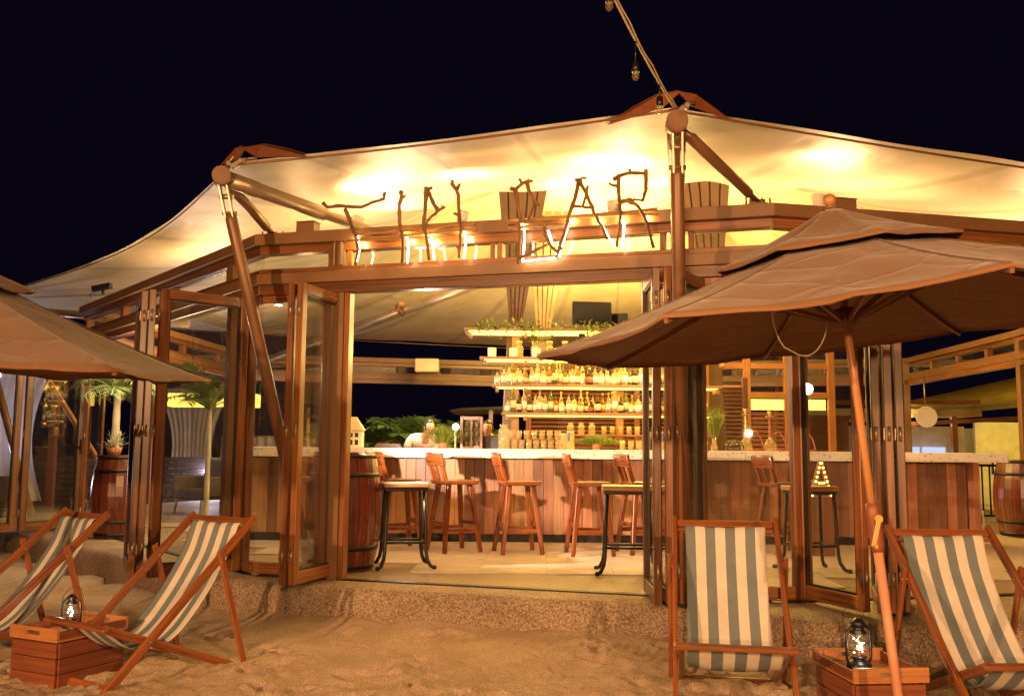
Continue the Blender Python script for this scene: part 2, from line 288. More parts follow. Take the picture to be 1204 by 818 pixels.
# ------------------------------------------------------------------ mesh builder
class MB:
    def __init__(s): s.v = []; s.f = []; s.uv = []; s.sm = []; s.mi = []; s.cm = 0
    def face(s, idx, uv, smooth=False):
        s.f.append(tuple(idx)); s.uv.append(list(uv)); s.sm.append(smooth); s.mi.append(s.cm)
    def hexa(s, c):
        """c: 8 corners, bottom 4 ccw then top 4 ccw; uv.x runs along the longest edge"""
        c = [Vector(p) for p in c]; b = len(s.v); s.v += c
        ou, ov = random.random()*7, random.random()*7
        ex, ey, ez = (c[1]-c[0]).length, (c[3]-c[0]).length, (c[4]-c[0]).length
        lens = (ex, ey, ez); L = lens.index(max(lens))
        ax = ((0, 0, 0), (1, 0, 0), (1, 1, 0), (0, 1, 0), (0, 0, 1), (1, 0, 1), (1, 1, 1), (0, 1, 1))
        for q in ((0, 3, 2, 1), (4, 5, 6, 7), (0, 1, 5, 4), (1, 2, 6, 5), (2, 3, 7, 6), (3, 0, 4, 7)):
            var = [k for k in range(3) if len({ax[i][k] for i in q}) > 1]
            if L in var: U_ = L; V_ = [k for k in var if k != L][0]
            else: U_, V_ = var
            s.face([b+i for i in q], [(ou+ax[i][U_]*lens[U_], ov+V_*.37+ax[i][V_]*lens[V_]) for i in q])
    def box(s, x0, x1, y0, y1, z0, z1):
        s.hexa([(x0, y0, z0), (x1, y0, z0), (x1, y1, z0), (x0, y1, z0), (x0, y0, z1), (x1, y0, z1), (x1, y1, z1), (x0, y1, z1)])
    def bar(s, p0, p1, w, h, up=(0, 0, 1), w1=None, h1=None):
        p0 = Vector(p0); p1 = Vector(p1); d = (p1-p0).normalized(); up = Vector(up)
        x = d.cross(up)
        if x.length < 1e-4: x = d.cross(Vector((1, 0, 0)))
        x.normalize(); u = x.cross(d).normalized()
        w1 = w if w1 is None else w1; h1 = h if h1 is None else h1
        q = lambda p, a, b, ww, hh: p + x*(a*ww/2) + u*(b*hh/2)
        s.hexa([q(p0, -1, -1, w, h), q(p0, 1, -1, w, h), q(p1, 1, -1, w1, h1), q(p1, -1, -1, w1, h1),
                q(p0, -1, 1, w, h), q(p0, 1, 1, w, h), q(p1, 1, 1, w1, h1), q(p1, -1, 1, w1, h1)])
    def tube(s, pts, r, n=10, cap=True, smooth=True):
        pts = [Vector(p) for p in pts]; k = len(pts)
        if not hasattr(r, '__len__'): r = [r]*k
        b = len(s.v); t0 = (pts[1]-pts[0]).normalized()
        x = t0.orthogonal().normalized(); L = 0; ls = []
        for i, p in enumerate(pts):
            t = (pts[min(i+1, k-1)] - pts[max(i-1, 0)]).normalized()
            x = (x - t*x.dot(t)); x = x.normalized() if x.length > 1e-6 else t.orthogonal().normalized()
            y = t.cross(x)
            if i: L += (p-pts[i-1]).length
            ls.append(L)
            for j in range(n):
                a = 2*math.pi*j/n; s.v.append(p + (x*math.cos(a) + y*math.sin(a))*r[i])
        ou = random.random()*5
        for i in range(k-1):
            for j in range(n):
                j2 = (j+1) % n; c = 2*math.pi*r[i]/n
                s.face((b+i*n+j, b+i*n+j2, b+(i+1)*n+j2, b+(i+1)*n+j), ((ou+ls[i], j*c), (ou+ls[i], (j+1)*c), (ou+ls[i+1], (j+1)*c), (ou+ls[i+1], j*c)), smooth)
        if cap:
            for i, rev in ((0, True), (k-1, False)):
                q = [b+i*n+j for j in range(n)]
                if rev: q = q[::-1]
                s.face(q, [(math.cos(j)*r[i], math.sin(j)*r[i]) for j in range(n)])
    def lathe(s, prof, n=16, c=(0, 0, 0), smooth=True, rot=0):
        b = len(s.v); c = Vector(c); k = len(prof); ls = 0
        for r, z in prof:
            for j in range(n):
                a = 2*math.pi*j/n+rot; s.v.append(c+Vector((r*math.cos(a), r*math.sin(a), z)))
        for i in range(k-1):
            d = math.hypot(prof[i+1][0]-prof[i][0], prof[i+1][1]-prof[i][1])
            for j in range(n):
                j2 = (j+1) % n; cc = 2*math.pi*max(prof[i][0], prof[i+1][0])/n
                s.face((b+i*n+j, b+i*n+j2, b+(i+1)*n+j2, b+(i+1)*n+j), ((ls, j*cc), (ls, (j+1)*cc), (ls+d, (j+1)*cc), (ls+d, j*cc)), smooth)
            ls += d
        for i, rev in ((0, True), (k-1, False)):
            if prof[i][0] > 1e-4:
                q = [b+i*n+j for j in range(n)]
                if rev: q = q[::-1]
                s.face(q, [(math.cos(2*math.pi*j/n)*prof[i][0], math.sin(2*math.pi*j/n)*prof[i][0]) for j in range(n)])
    def ball(s, c, r, n=12, m=8, sc=(1, 1, 1)):
        b = len(s.v); c = Vector(c)
        for i in range(m+1):
            t = math.pi*i/m
            for j in range(n):
                a = 2*math.pi*j/n
                s.v.append(c+Vector((r*sc[0]*math.sin(t)*math.cos(a), r*sc[1]*math.sin(t)*math.sin(a), r*sc[2]*math.cos(t))))
        for i in range(m):
            for j in range(n):
                j2 = (j+1) % n
                s.face((b+i*n+j, b+(i+1)*n+j, b+(i+1)*n+j2, b+i*n+j2), [(0, 0)]*4, True)
    def sheet(s, rows, thick=0, uvs=None):
        """rows: grid of points [i][j]; optional thickness along vertex normals (approx z-normal of grid)"""
        ni, nj = len(rows), len(rows[0]); g = [[Vector(p) for p in r] for r in rows]
        def nrm(i, j):
            a = g[min(i+1, ni-1)][j]-g[max(i-1, 0)][j]; c = g[i][min(j+1, nj-1)]-g[i][max(j-1, 0)][j:j+1] if False else g[i][min(j+1, nj-1)]-g[i][max(j-1, 0)]
            q = a.cross(c); return q.normalized() if q.length > 1e-9 else Vector((0, 0, 1))
        b = len(s.v)
        for i in range(ni):
            for j in range(nj): s.v.append(g[i][j])
        U_ = uvs or (lambda i, j: (j/(nj-1), i/(ni-1)))
        for i in range(ni-1):
            for j in range(nj-1):
                q = ((i, j), (i+1, j), (i+1, j+1), (i, j+1))
                s.face([b+a*nj+c for a, c in q], [U_(a, c) for a, c in q], True)
        if thick:
            b2 = len(s.v)
            for i in range(ni):
                for j in range(nj): s.v.append(g[i][j]-nrm(i, j)*thick)
            for i in range(ni-1):
                for j in range(nj-1):
                    q = ((i, j), (i, j+1), (i+1, j+1), (i+1, j))
                    s.face([b2+a*nj+c for a, c in q], [U_(a, c) for a, c in q], True)
            edge = [(0, j) for j in range(nj)] + [(i, nj-1) for i in range(1, ni)] + [(ni-1, j) for j in range(nj-2, -1, -1)] + [(i, 0) for i in range(ni-2, 0, -1)]
            for k in range(len(edge)):
                a, c = edge[k], edge[(k+1) % len(edge)]
                s.face((b+a[0]*nj+a[1], b+c[0]*nj+c[1], b2+c[0]*nj+c[1], b2+a[0]*nj+a[1]), [U_(*a), U_(*c), U_(*c), U_(*a)])
    def mesh(s, name, mats):
        me = bpy.data.meshes.new(name); me.from_pydata([tuple(p) for p in s.v], [], s.f)
        me.uv_layers.new(name='UVMap'); flat = [c for f in s.uv for uv in f for c in uv]
        me.uv_layers[0].data.foreach_set('uv', flat)
        me.polygons.foreach_set('use_smooth', s.sm)
        if not isinstance(mats, (list, tuple)): mats = [mats]
        for x in mats: me.materials.append(x)
        if len(mats) > 1: me.polygons.foreach_set('material_index', s.mi)
        me.update(); return me
    def build(s, name, mat, parent=None, world=False, bevel=0, label=None, loc=None, seg=1):
        if world and parent is not None:
            o_ = parent_world(parent); s.v = [Vector(p)-o_ for p in s.v]
        me = s.mesh(name, mat); o = bpy.data.objects.new(name, me); COL.objects.link(o)
        if parent is not None: o.parent = parent
        if loc is not None: o.location = loc
        if label: o['label'] = label
        if bevel:
            bv = o.modifiers.new('bevel', 'BEVEL'); bv.width = bevel; bv.segments = seg; bv.limit_method = 'ANGLE'; bv.angle_limit = R(40)
        return o
def parent_world(o):
    p = Vector((0, 0, 0))
    while o is not None: p = p + Vector(o.location); o = o.parent
    return p
def tag(o, label=None, cat=None, group=None, kind=None):
    if label: o['label'] = label
    if cat: o['category'] = cat
    if group: o['group'] = group
    if kind: o['kind'] = kind
    return o
def thing(name, label, cat, loc=(0, 0, 0), rz=0, group=None):
    o = bpy.data.objects.new(name, None); COL.objects.link(o); o.location = loc; o.rotation_euler = (0, 0, rz); o.empty_display_size = .1
    return tag(o, label, cat, group)
def copy_tree(o, parent=None):
    c = o.copy(); COL.objects.link(c); c.parent = parent
    for ch in [x for x in ALLKIDS(o)]: copy_tree(ch, c)
    return c
def ALLKIDS(o): return list(o.children)
def dup(o, loc, rz, label):
    c = copy_tree(o); c.location = loc; c.rotation_euler = (o.rotation_euler[0], o.rotation_euler[1], rz); c['label'] = label; return c
def instance(o, loc, parent, rz=0):
    c = o.copy(); COL.objects.link(c); c.parent = parent; c.location = loc; c.rotation_euler = (0, 0, rz); return c
FZ = .28
# ================================================================== SETTING
PLAT = [(-8.2, 14.0), (-6.35, 12.2), (-3.25, 8.85), (-2.55, 8.02), (-1.59, 7.62), (-.4, 7.30), (1.1, 6.86), (2.3, 6.10), (7.2, 7.15), (8.7, 8.6), (10.5, 14.5), (10.5, 21), (1.5, 23), (-7, 22)]
def plat_dist(x, y):
    """signed distance of points to the platform outline (negative inside)"""
    best = np.full(x.shape, 1e9); inside = np.zeros(x.shape, bool); k = len(PLAT)
    for i in range(k):
        x0, y0 = PLAT[i]; x1, y1 = PLAT[(i+1) % k]; dx, dy = x1-x0, y1-y0
        t = np.clip(((x-x0)*dx+(y-y0)*dy)/(dx*dx+dy*dy), 0, 1)
        best = np.minimum(best, np.hypot(x-x0-t*dx, y-y0-t*dy))
        c = ((y0 > y) != (y1 > y)) & (x < (x1-x0)*(y-y0)/((y1-y0) or 1e-9)+x0); inside ^= c
    return np.where(inside, -best, best)

def value_noise(x, y, sc, seed):
    rs = np.random.RandomState(seed); T = rs.rand(256, 256)
    u, v = x*sc+1000, y*sc+1000; iu, iv = np.floor(u).astype(int), np.floor(v).astype(int); fu, fv = u-iu, v-iv
    fu = fu*fu*(3-2*fu); fv = fv*fv*(3-2*fv); g = lambda a, b: T[a % 256, b % 256]
    return (g(iu, iv)*(1-fu)+g(iu+1, iv)*fu)*(1-fv)+(g(iu, iv+1)*(1-fu)+g(iu+1, iv+1)*fu)*fv

def build_sand():
    xs = np.concatenate([[-400, -150, -60, -30, -18, -12, -9, -7.5, -6.2], np.arange(-5.2, 5.4, .022), [6, 7.5, 9, 12, 18, 30, 60, 150, 400]])
    ys = np.concatenate([[-400, -120, -40, -15, -6, -1, 1.5, 3], np.arange(3.9, 9.4, .022), [10, 11, 12, 14, 18, 25, 40, 80, 200, 600]])
    X, Y = np.meshgrid(xs, ys); ny, nx = X.shape
    Z = .030*(value_noise(X, Y, .9, 1)-.5)+.030*(value_noise(X, Y, 3.1, 2)-.5)
    rough = np.clip((6.9-Y)/1.2, .25, 1)
    warp = .10*value_noise(X, Y, 6, 9)
    Z += rough*(.040*np.abs(value_noise(X+warp, Y-warp, 7.0, 3)-.5)+.026*(value_noise(X, Y*1.4, 13, 4)-.5)+.018*(value_noise(X, Y, 28, 5)-.5))+.007*(value_noise(X, Y, 45, 6)-.5)
    rs = random.Random(5)
    for k in range(230):                                   # footprints
        cx, cy = rs.uniform(-4.4, 3.6), 4.2+3.0*rs.random()**1.25; a = rs.uniform(0, math.pi); L, W, dp = rs.uniform(.10, .15), rs.uniform(.04, .06), rs.uniform(.014, .042)
        u = (X-cx)*math.cos(a)+(Y-cy)*math.sin(a); v = -(X-cx)*math.sin(a)+(Y-cy)*math.cos(a)
        q = (u/L)**2+(v/W)**2
        Z += dp*(-np.exp(-q*1.2)+.55*np.exp(-(np.sqrt(q)-1.55)**2*5))
    # raked ripples by the step
    al = math.atan2(-1.2, 4.17); u = X*math.cos(al)+Y*math.sin(al); 
    d = plat_dist(X, Y)
    mask = np.exp(-((d-.32)/.22)**2)*np.clip((X+.9)/.8, 0, 1)*(.4+.6*value_noise(X, Y, 1.5, 8))
    Z += mask*.010*np.sin((X*.95-Y*.35)*2*math.pi/.075+2*value_noise(X, Y, 3, 7))
    Z += .065*np.exp(-np.clip(d, 0, 9)/.16)*(.5+.7*value_noise(X, Y, 2.2, 11))        # sand drifted on the step
    Z = np.where((np.abs(X) > 6) | (Y > 9.5) | (Y < 3.5), Z*.5, Z)
    Z = np.where(d < -.15, -.12, Z)
    co = np.stack([X.ravel(), Y.ravel(), Z.ravel()], 1)
    idx = np.arange(nx*ny).reshape(ny, nx)
    F_ = np.stack([idx[:-1, :-1].ravel(), idx[:-1, 1:].ravel(), idx[1:, 1:].ravel(), idx[1:, :-1].ravel()], 1)
    me = bpy.data.meshes.new('sand_ground'); me.vertices.add(len(co)); me.vertices.foreach_set('co', co.ravel())
    me.loops.add(len(F_)*4); me.loops.foreach_set('vertex_index', F_.ravel().astype(np.int32))
    me.polygons.add(len(F_)); me.polygons.foreach_set('loop_start', np.arange(0, len(F_)*4, 4, dtype=np.int32)); me.polygons.foreach_set('use_smooth', np.ones(len(F_), bool))
    me.update(calc_edges=True); me.materials.append(M['sand'])
    o = bpy.data.objects.new('sand_ground', me); COL.objects.link(o); tag(o, kind='structure')
build_sand()

def poly_prism(mb, pts, z0, z1, inset=None):
    b = len(mb.v); k = len(pts)
    for z in (z0, z1): mb.v += [Vector((x, y, z)) for x, y in pts]
    mb.face(list(range(b, b+k))[::-1], [pts[i] for i in range(k)][::-1]); mb.face(list(range(b+k, b+2*k)), pts)
    for i in range(k):
        j = (i+1) % k; L = math.dist(pts[i], pts[j]); mb.face((b+i, b+j, b+k+j, b+k+i), ((0, 0), (L, 0), (L, z1-z0), (0, z1-z0)))
# platform with a soft worn edge: rings of the outline, rounded at the lip
def build_platform():
    me = bpy.data.meshes.new('platform'); 
    pts = []; k = len(PLAT)
    for i in range(k):                                      # subdivide the outline
        a, b_ = Vector(PLAT[i]), Vector(PLAT[(i+1) % k]); m_ = max(1, int((b_-a).length/.10)) if i in (1, 2, 3, 4, 5, 6, 7) else 3
        for j in range(m_): pts.append(a.lerp(b_, j/m_))
    for _ in range(6): pts = [(pts[i-1]+pts[i]*2+pts[(i+1) % len(pts)])/4 for i in range(len(pts))]
    c = Vector((1.5, 14)); rings = []
    area = sum(pts[i].x*pts[(i+1) % len(pts)].y-pts[(i+1) % len(pts)].x*pts[i].y for i in range(len(pts)))
    sg = 1 if area > 0 else -1
    def off(i, d):
        t = (pts[(i+1) % len(pts)]-pts[i-1]).normalized(); return pts[i]+Vector((t.y, -t.x))*(d*sg)
    prof = [(.06, -.3), (.05, .02), (.038, .12), (.022, .20), (.004, .245), (-.02, .266), (-.055, .276), (-.30, FZ)]
    verts = []; nv = len(pts)
    for d, z in prof:
        for i in range(nv):
            q = off(i, d); w_ = .018*(noise.noise((q.x*3, q.y*3, z*4)))*(1 if 0 < z < .27 else .2)
            q = off(i, d+w_); verts.append((q.x, q.y, z+w_*.3))
    faces = []
    for r in range(len(prof)-1):
        for i in range(nv):
            j = (i+1) % nv; f = (r*nv+i, r*nv+j, (r+1)*nv+j, (r+1)*nv+i); faces.append(f if sg > 0 else f[::-1])
    top = [(len(prof)-1)*nv+i for i in range(nv)]; faces.append(top if sg > 0 else top[::-1])
    me.from_pydata(verts, [], faces); me.polygons.foreach_set('use_smooth', [True]*(len(faces)-1)+[False]); me.materials.append(M['pebble']); me.update()
    o = bpy.data.objects.new('platform', me); COL.objects.link(o); tag(o, kind='structure')
build_platform()

V = [(-2.2, 8.2), (1.97, 7.0), (6.6, 8.07), (7.75, 14.1), (7.95, 18.6), (1.5, 20.5), (-5.4, 18.9), (-5.75, 12.6)]
NV = len(V); CEN = Vector((1.7, 13.9))
def ring(d):
    """ring corners moved outwards by d, mitred"""
    o_ = []
    for i in range(NV):
        p = Vector(V[i]); a = (p-Vector(V[i-1])).normalized(); b_ = (Vector(V[(i+1) % NV])-p).normalized()
        na, nb = Vector((a.y, -a.x)), Vector((b_.y, -b_.x)); m_ = (na+nb).normalized(); o_.append(p+m_*(d/m_.dot(na)))
    return o_
# inner floor: screed sheet, then tiles laid on it
fb = MB(); poly_prism(fb, [tuple(p) for p in ring(-.06)], .2, FZ+.006)
floor_o = fb.build('floor', M['fine']); tag(floor_o, kind='structure')
tile_mb = MB(); tile_mb.hexa([(-.299, -.299, 0), (.299, -.299, 0), (.299, .299, 0), (-.299, .299, 0), (-.2985, -.2985, .012), (.2985, -.2985, .012), (.2985, .2985, .012), (-.2985, .2985, .012)])
tile_me = tile_mb.mesh('tile', M['tile'])
def inpoly(x, y, P):
    c = False
    for i in range(len(P)):
        x0, y0 = P[i-1]; x1, y1 = P[i]
        if (y0 > y) != (y1 > y) and x < (x1-x0)*(y-y0)/(y1-y0)+x0: c = not c
    return c
RI = [tuple(p) for p in ring(-.42)]
tw = Vector((1, -.04)).normalized(); tn = Vector((.04, 1)).normalized()
for i in range(-12, 14):
    for j in range(0, 9):
        c = Vector((0, 8.05))+tw*(i*.6)+tn*(j*.6)
        if all(inpoly(*(c+tw*(a*.3)+tn*(b_*.3)), RI) for a in (-1, 1) for b_ in (-1, 1)):
            o = bpy.data.objects.new('tile', tile_me); COL.objects.link(o); o.parent = floor_o; o.location = (c.x, c.y, FZ+.006+random.uniform(0, .0015)); o.rotation_euler = (0, 0, math.atan2(tw.y, tw.x))

# ================================================================== PAVILION FRAME
pav = thing('glass_pavilion', 'many sided bar pavilion with brown framed glass folding doors and clerestory windows', 'pavilion', (1.7, 13.9, FZ))
def band(name, z0, z1, d0, d1, mat, skip=(), bevel=.004):
    a, b_ = ring(d0), ring(d1)
    for i in range(NV):
        if i in skip: continue
        j = (i+1) % NV; mb = MB(); p = [a[i], a[j], b_[j], b_[i]]
        mb.hexa([(q.x, q.y, z0) for q in p]+[(q.x, q.y, z1) for q in p]); mb.build(name, mat, pav, world=True, bevel=bevel)
band('fascia', 3.135, 3.235, -.10, .12, M['fascia'])
band('window_rail', 3.062, 3.135, -.05, .055, M['frame'])
band('window_rail', 2.885, 2.93, -.05, .055, M['frame'])
band('header_beam', 2.79, 2.885, -.07, .085, M['fascia'])
band('door_head', 2.70, 2.79, -.06, .06, M['frame'])
def fp(i, s, d=0):
    """plan point on facet i at distance s from its first corner, moved d outwards"""
    a, b_ = Vector(V[i]), Vector(V[(i+1) % NV]); t = (b_-a).normalized(); return a+t*s+Vector((t.y, -t.x))*d
def flen(i): return (Vector(V[(i+1) % NV])-Vector(V[i])).length
def upright(name, i, s, w_, dep, z0, z1, mat, d=0, bevel=.004, parent=None):
    mb = MB(); p = fp(i, s, d); q = [fp(i, s-w_/2, d+dep/2), fp(i, s+w_/2, d+dep/2), fp(i, s+w_/2, d-dep/2), fp(i, s-w_/2, d-dep/2)]
    mb.hexa([(a.x, a.y, z0) for a in q]+[(a.x, a.y, z1) for a in q]); return mb.build(name, mat, parent or pav, world=True, bevel=bevel)
def pane_between(i, s0, s1, z0, z1, d=0):
    mb = MB(); q = [fp(i, s0, d+.004), fp(i, s1, d+.004), fp(i, s1, d-.004), fp(i, s0, d-.004)]
    mb.hexa([(a.x, a.y, z0) for a in q]+[(a.x, a.y, z1) for a in q]); return mb.build('pane', M['glass'], pav, world=True)
cler = {0: [(0, .66), (.84, 2.13), (2.19, 3.52), (3.74, 4.34)], 1: [(0, .50), (.56, 2.3), (2.36, 4.7)], 7: [(.02, 1.6), (1.66, 3.3), (3.36, 4.9), (4.96, 5.64)]}
for i in range(NV):
    L = flen(i); ws = cler.get(i) or [(L*k/4+.03, L*(k+1)/4-.03) for k in range(4)]
    for k, (a, b_) in enumerate(ws):
        pane_between(i, max(a, .002), min(b_, L-.002), 2.93, 3.062)
        for s_ in (a, b_):
            if .05 < s_ < L-.05: upright('window_stile', i, s_+(.0 if s_ == a else 0), .045, .09, 2.93, 3.062, M['frame'], bevel=.003)
# steel posts
posts = {0: (.75, 3.63), 7: (.06, 5.0), 1: (4.5,)}
for i, ss in posts.items():
    for s_ in ss: upright('post', i, s_, .10, .10, FZ, 3.135, M['fascia'], d=0)
for i in (3, 4, 5, 6):
    upright('post', i, .08, .12, .12, FZ, 3.135, M['fascia']); 
# bracket plates over the front posts
for s_ in (.75, 3.63):
    for dd in (-.03, .03): upright('bracket', 0, s_+dd, .012, .05, 2.93, 3.13, M['steel'], d=.075, bevel=0)

def leaf(p0, p1, z0=FZ+.03, z1=2.69, parent=pav, handle=False, hinges=True, wst=.075, th=.055):
    """folding door leaf: frame, gasket, pane and hinges"""
    p0, p1 = Vector((*p0, 0)), Vector((*p1, 0)); d = (p1-p0).normalized(); nn = Vector((d.y, -d.x, 0)); L = (p1-p0).length
    o_ = parent_world(parent); base = Vector((p0.x, p0.y, 0))
    def bx(mb, s0, s1, a, b_, t0, t1):
        q = [p0+d*s0+nn*t0, p0+d*s1+nn*t0, p0+d*s1+nn*t1, p0+d*s0+nn*t1]
        mb.hexa([(c.x, c.y, a) for c in q]+[(c.x, c.y, b_) for c in q])
    mb = MB(); h = th/2
    bx(mb, 0, wst, z0, z1, -h, h); bx(mb, L-wst, L, z0, z1, -h, h)
    bx(mb, wst, L-wst, z0, z0+.10, -h+.002, h-.002); bx(mb, wst, L-wst, z1-.085, z1, -h+.002, h-.002)
    f = mb.build('folding_door', M['frame'], parent, world=True, bevel=.005)
    g = MB(); e = .014
    bx(g, wst, wst+e, z0+.10, z1-.085, -.016, .016); bx(g, L-wst-e, L-wst, z0+.10, z1-.085, -.016, .016)
    bx(g, wst+e, L-wst-e, z0+.10, z0+.10+e, -.016, .016); bx(g, wst+e, L-wst-e, z1-.085-e, z1-.085, -.016, .016)
    g.build('gasket', M['frame_dark'], f, world=True)
    g = MB(); bx(g, wst+e-.002, L-wst-e+.002, z0+.10+e-.002, z1-.085-e+.002, -.004, .004); g.build('pane', M['glass'], f, world=True)
    if hinges:
        for z in (z0+.22, (z0+z1)/2, z1-.22):
            g = MB(); q = p0-d*.004; g.tube([(q.x, q.y, z-.05), (q.x, q.y, z+.05)], .011, 8)
            q = p0+d*.02-nn*(h+.004); g.bar((q.x, q.y, z-.04), (q.x, q.y, z+.04), .03, .006, up=nn); g.build('hinge', M['steel'], f, world=True)
    if handle:
        g = MB(); q = p0+d*(L-.035); z = 1.35
        g.bar((q.x+nn.x*.035, q.y+nn.y*.035, z-.09), (q.x+nn.x*.035, q.y+nn.y*.035, z+.09), .03, .012, up=nn)
        g.tube([q+nn*.03+Vector((0, 0, z)), q+nn*.085+Vector((0, 0, z)), q+nn*.085-d*.12+Vector((0, 0, z))], .010, 8); g.build('handle', M['black'], f, world=True)
    return f
# left pair of the main opening, folded outwards
leaf((-1.70, 7.40), (-1.49, 8.08))
leaf((-1.775, 7.415), (-1.60, 8.11))
# right stack of the main opening
leaf((1.035, 6.66), (1.045, 7.30))
leaf((1.115, 6.63), (1.135, 7.28))
leaf((1.19, 6.70), (1.46, 7.12))
# left facet leaf and its folded partner
leaf((-2.95, 7.76), (-2.36, 8.28)); leaf((-3.03, 7.80), (-3.36, 8.50))
leaf((-3.12, 7.86), (-3.44, 8.54))
# far left leaf standing open, and its edge-on neighbours
leaf((-6.08, 11.72), (-5.66, 12.42), handle=True); leaf((-5.55, 12.22), (-5.62, 12.9)); leaf((-6.4, 11.2), (-6.12, 11.70), handle=False)
# right facet leaves
leaf((2.40, 6.42), (2.15, 7.06)); leaf((2.48, 6.38), (2.70, 7.06)); leaf((2.56, 6.36), (2.80, 7.05), handle=True)
leaf((2.66, 6.42), (2.90, 7.08))
# fixed glazing wrapped round the two front corners
def fixed(i, s0, s1, left=True, right=True):
    z0, z1 = FZ+.02, 2.70
    f = None
    mb = MB()
    def up(s_, w_):
        q = [fp(i, s_-w_/2, .035), fp(i, s_+w_/2, .035), fp(i, s_+w_/2, -.035), fp(i, s_-w_/2, -.035)]; mb.hexa([(a.x, a.y, z0) for a in q]+[(a.x, a.y, z1) for a in q])
    if left: up(s0, .07)
    if right: up(s1, .07)
    a_, b_ = s0+(.035 if left else 0), s1-(.035 if right else 0)
    for z, h in ((z0, .09), (z1-.06, .06)):
        q = [fp(i, a_, .033), fp(i, b_, .033), fp(i, b_, -.033), fp(i, a_, -.033)]; mb.hexa([(c.x, c.y, z) for c in q]+[(c.x, c.y, z+h) for c in q])
    f = mb.build('fixed_window', M['frame'], pav, world=True, bevel=.004)
    g = MB(); q = [fp(i, a_, .004), fp(i, b_, .004), fp(i, b_, -.004), fp(i, a_, -.004)]; g.hexa([(c.x, c.y, z0+.09) for c in q]+[(c.x, c.y, z1-.06) for c in q])
    g.build('pane', M['glass'], f, world=True)
L7 = flen(7)
fixed(7, L7-.22, L7-.003, True, False); fixed(0, .003, .64, False, True)
fixed(0, 3.76, flen(0)-.003, True, False); fixed(1, .003, .16, False, True)
upright('door_jamb', 0, .83, .05, .09, FZ, 2.70, M['frame']); upright('door_jamb', 0, 3.70, .05, .09, FZ, 2.70, M['frame'])
upright('door_jamb', 1, .23, .05, .09, FZ, 2.70, M['frame']); upright('door_jamb', 7, L7-.28, .05, .09, FZ, 2.70, M['frame'])
upright('door_jamb', 7, .20, .06, .09, FZ, 2.70, M['frame'])
# threshold tracks let into the floor edge
for i in (0, 1, 7):
    mb = MB(); q = [fp(i, .05, .045), fp(i, flen(i)-.05, .045), fp(i, flen(i)-.05, .0), fp(i, .05, .0)]
    mb.hexa([(c.x, c.y, FZ-.01) for c in q]+[(c.x, c.y, FZ+.011) for c in q]); mb.build('door_track', M['black'], pav, world=True)
# boxes, camera and speaker fixed on the fascia
def fascia_box(i, s_, label, w_=.17, h=.09, dp=.12, d=.02, z=3.24):
    p = fp(i, s_, d); t = thing('junction_box', label, 'metal box', (p.x, p.y, z), math.atan2((fp(i, 1)-fp(i, 0)).y, (fp(i, 1)-fp(i, 0)).x))
    mb = MB(); mb.box(-w_/2, w_/2, -dp/2, dp/2, .001, h); mb.build('housing', M['fascia'], t, bevel=.004)
    mb = MB(); mb.box(-w_/2-.006, w_/2+.006, -dp/2-.006, dp/2+.006, h, h+.008); mb.build('lid', M['fascia'], t, bevel=.002)
fascia_box(0, .42, 'small brown metal box on the roof beam between the slanting pole and the letter T')
fascia_box(1, .62, 'small brown metal box on the roof beam behind the peak of the large brown umbrella', w_=.19, z=3.24, d=-.02)
p = fp(7, 1.9, .2)
t = thing('security_camera', 'small dark security camera on the roof beam at the far left', 'camera', (-5.07, 11.45, 3.235))
mb = MB(); mb.bar((-.13, 0, .06), (.12, -.05, .10), .07, .07); mb.build('body', M['blackp'], t, bevel=.008); mb = MB(); mb.tube([(0, 0, 0), (0, 0, .05)], .02, 8); mb.tube([(-.1, 0, .04), (-.16, 0, .0), (-.14, 0, -.05)], .006, 6); mb.build('bracket', M['black'], t)

# ================================================================== TENSILE CANOPY
can = thing('tensile_canopy', 'large cream tensile fabric roof slung from tilted poles over the bar', 'canopy roof', (1.7, 13.9, FZ))
TIPS = [(176.6, 10.2, 3.62), (238.4, 7.62, 3.66), (265.5, 7.62, 3.74), (325, 8.6, 3.72), (352, 8.6, 3.7), (58, 8.2, 3.7), (85.5, 8.2, 3.7), (148, 8.7, 3.65)]
TP = [Vector((CEN.x+r_*math.cos(R(a)), CEN.y+r_*math.sin(R(a)), z)) for a, r_, z in TIPS]
edge = []
for i in range(len(TP)):
    a, b_ = TP[i], TP[(i+1) % len(TP)]; L = (b_-a).length; m_ = 30
    for j in range(m_):
        t_ = j/m_; q = a.lerp(b_, t_); sag = 4*t_*(1-t_); to = (Vector((CEN.x, CEN.y, q.z))-q).normalized()
        q = q+to*(sag*L*{0: .055, 1: .075, 2: .025, 7: .05}.get(i, .07)); q.z += {0: 0, 1: .07, 2: .03}.get(i, -.12)*sag; edge.append(q)
rows = []; NR = 26
for k in range(NR+1):
    u = 1-(k/NR)**.9 if k else 1.0
    u = max(u, .0)
    row = []
    for q in edge+[edge[0]]:
        r_ = math.hypot(q.x-CEN.x, q.y-CEN.y); rr = r_*u; x, y = CEN.x+(q.x-CEN.x)*u, CEN.y+(q.y-CEN.y)*u
        z = q.z*u**1.5+(1-u**1.5)*3.74+2.3*math.exp(-(rr/3.3)**2)
        z += .035*math.sin(math.atan2(y-CEN.y, x-CEN.x)*24)*math.exp(-((rr-4.2)/2)**2)
        row.append((x, y, z))
    rows.append(row)
mb = MB(); nj = len(rows[0])
mb.sheet(rows, 0, uvs=lambda i, j: (j/nj*30, i/NR*8)); mb.build('membrane', M['membrane'], can, world=True)
mb = MB(); mb.tube([Vector(q)+Vector((0, 0, -.012)) for q in edge+[edge[0]]], .010, 6, cap=False); mb.build('edge_cable', M['pole'], can, world=True)
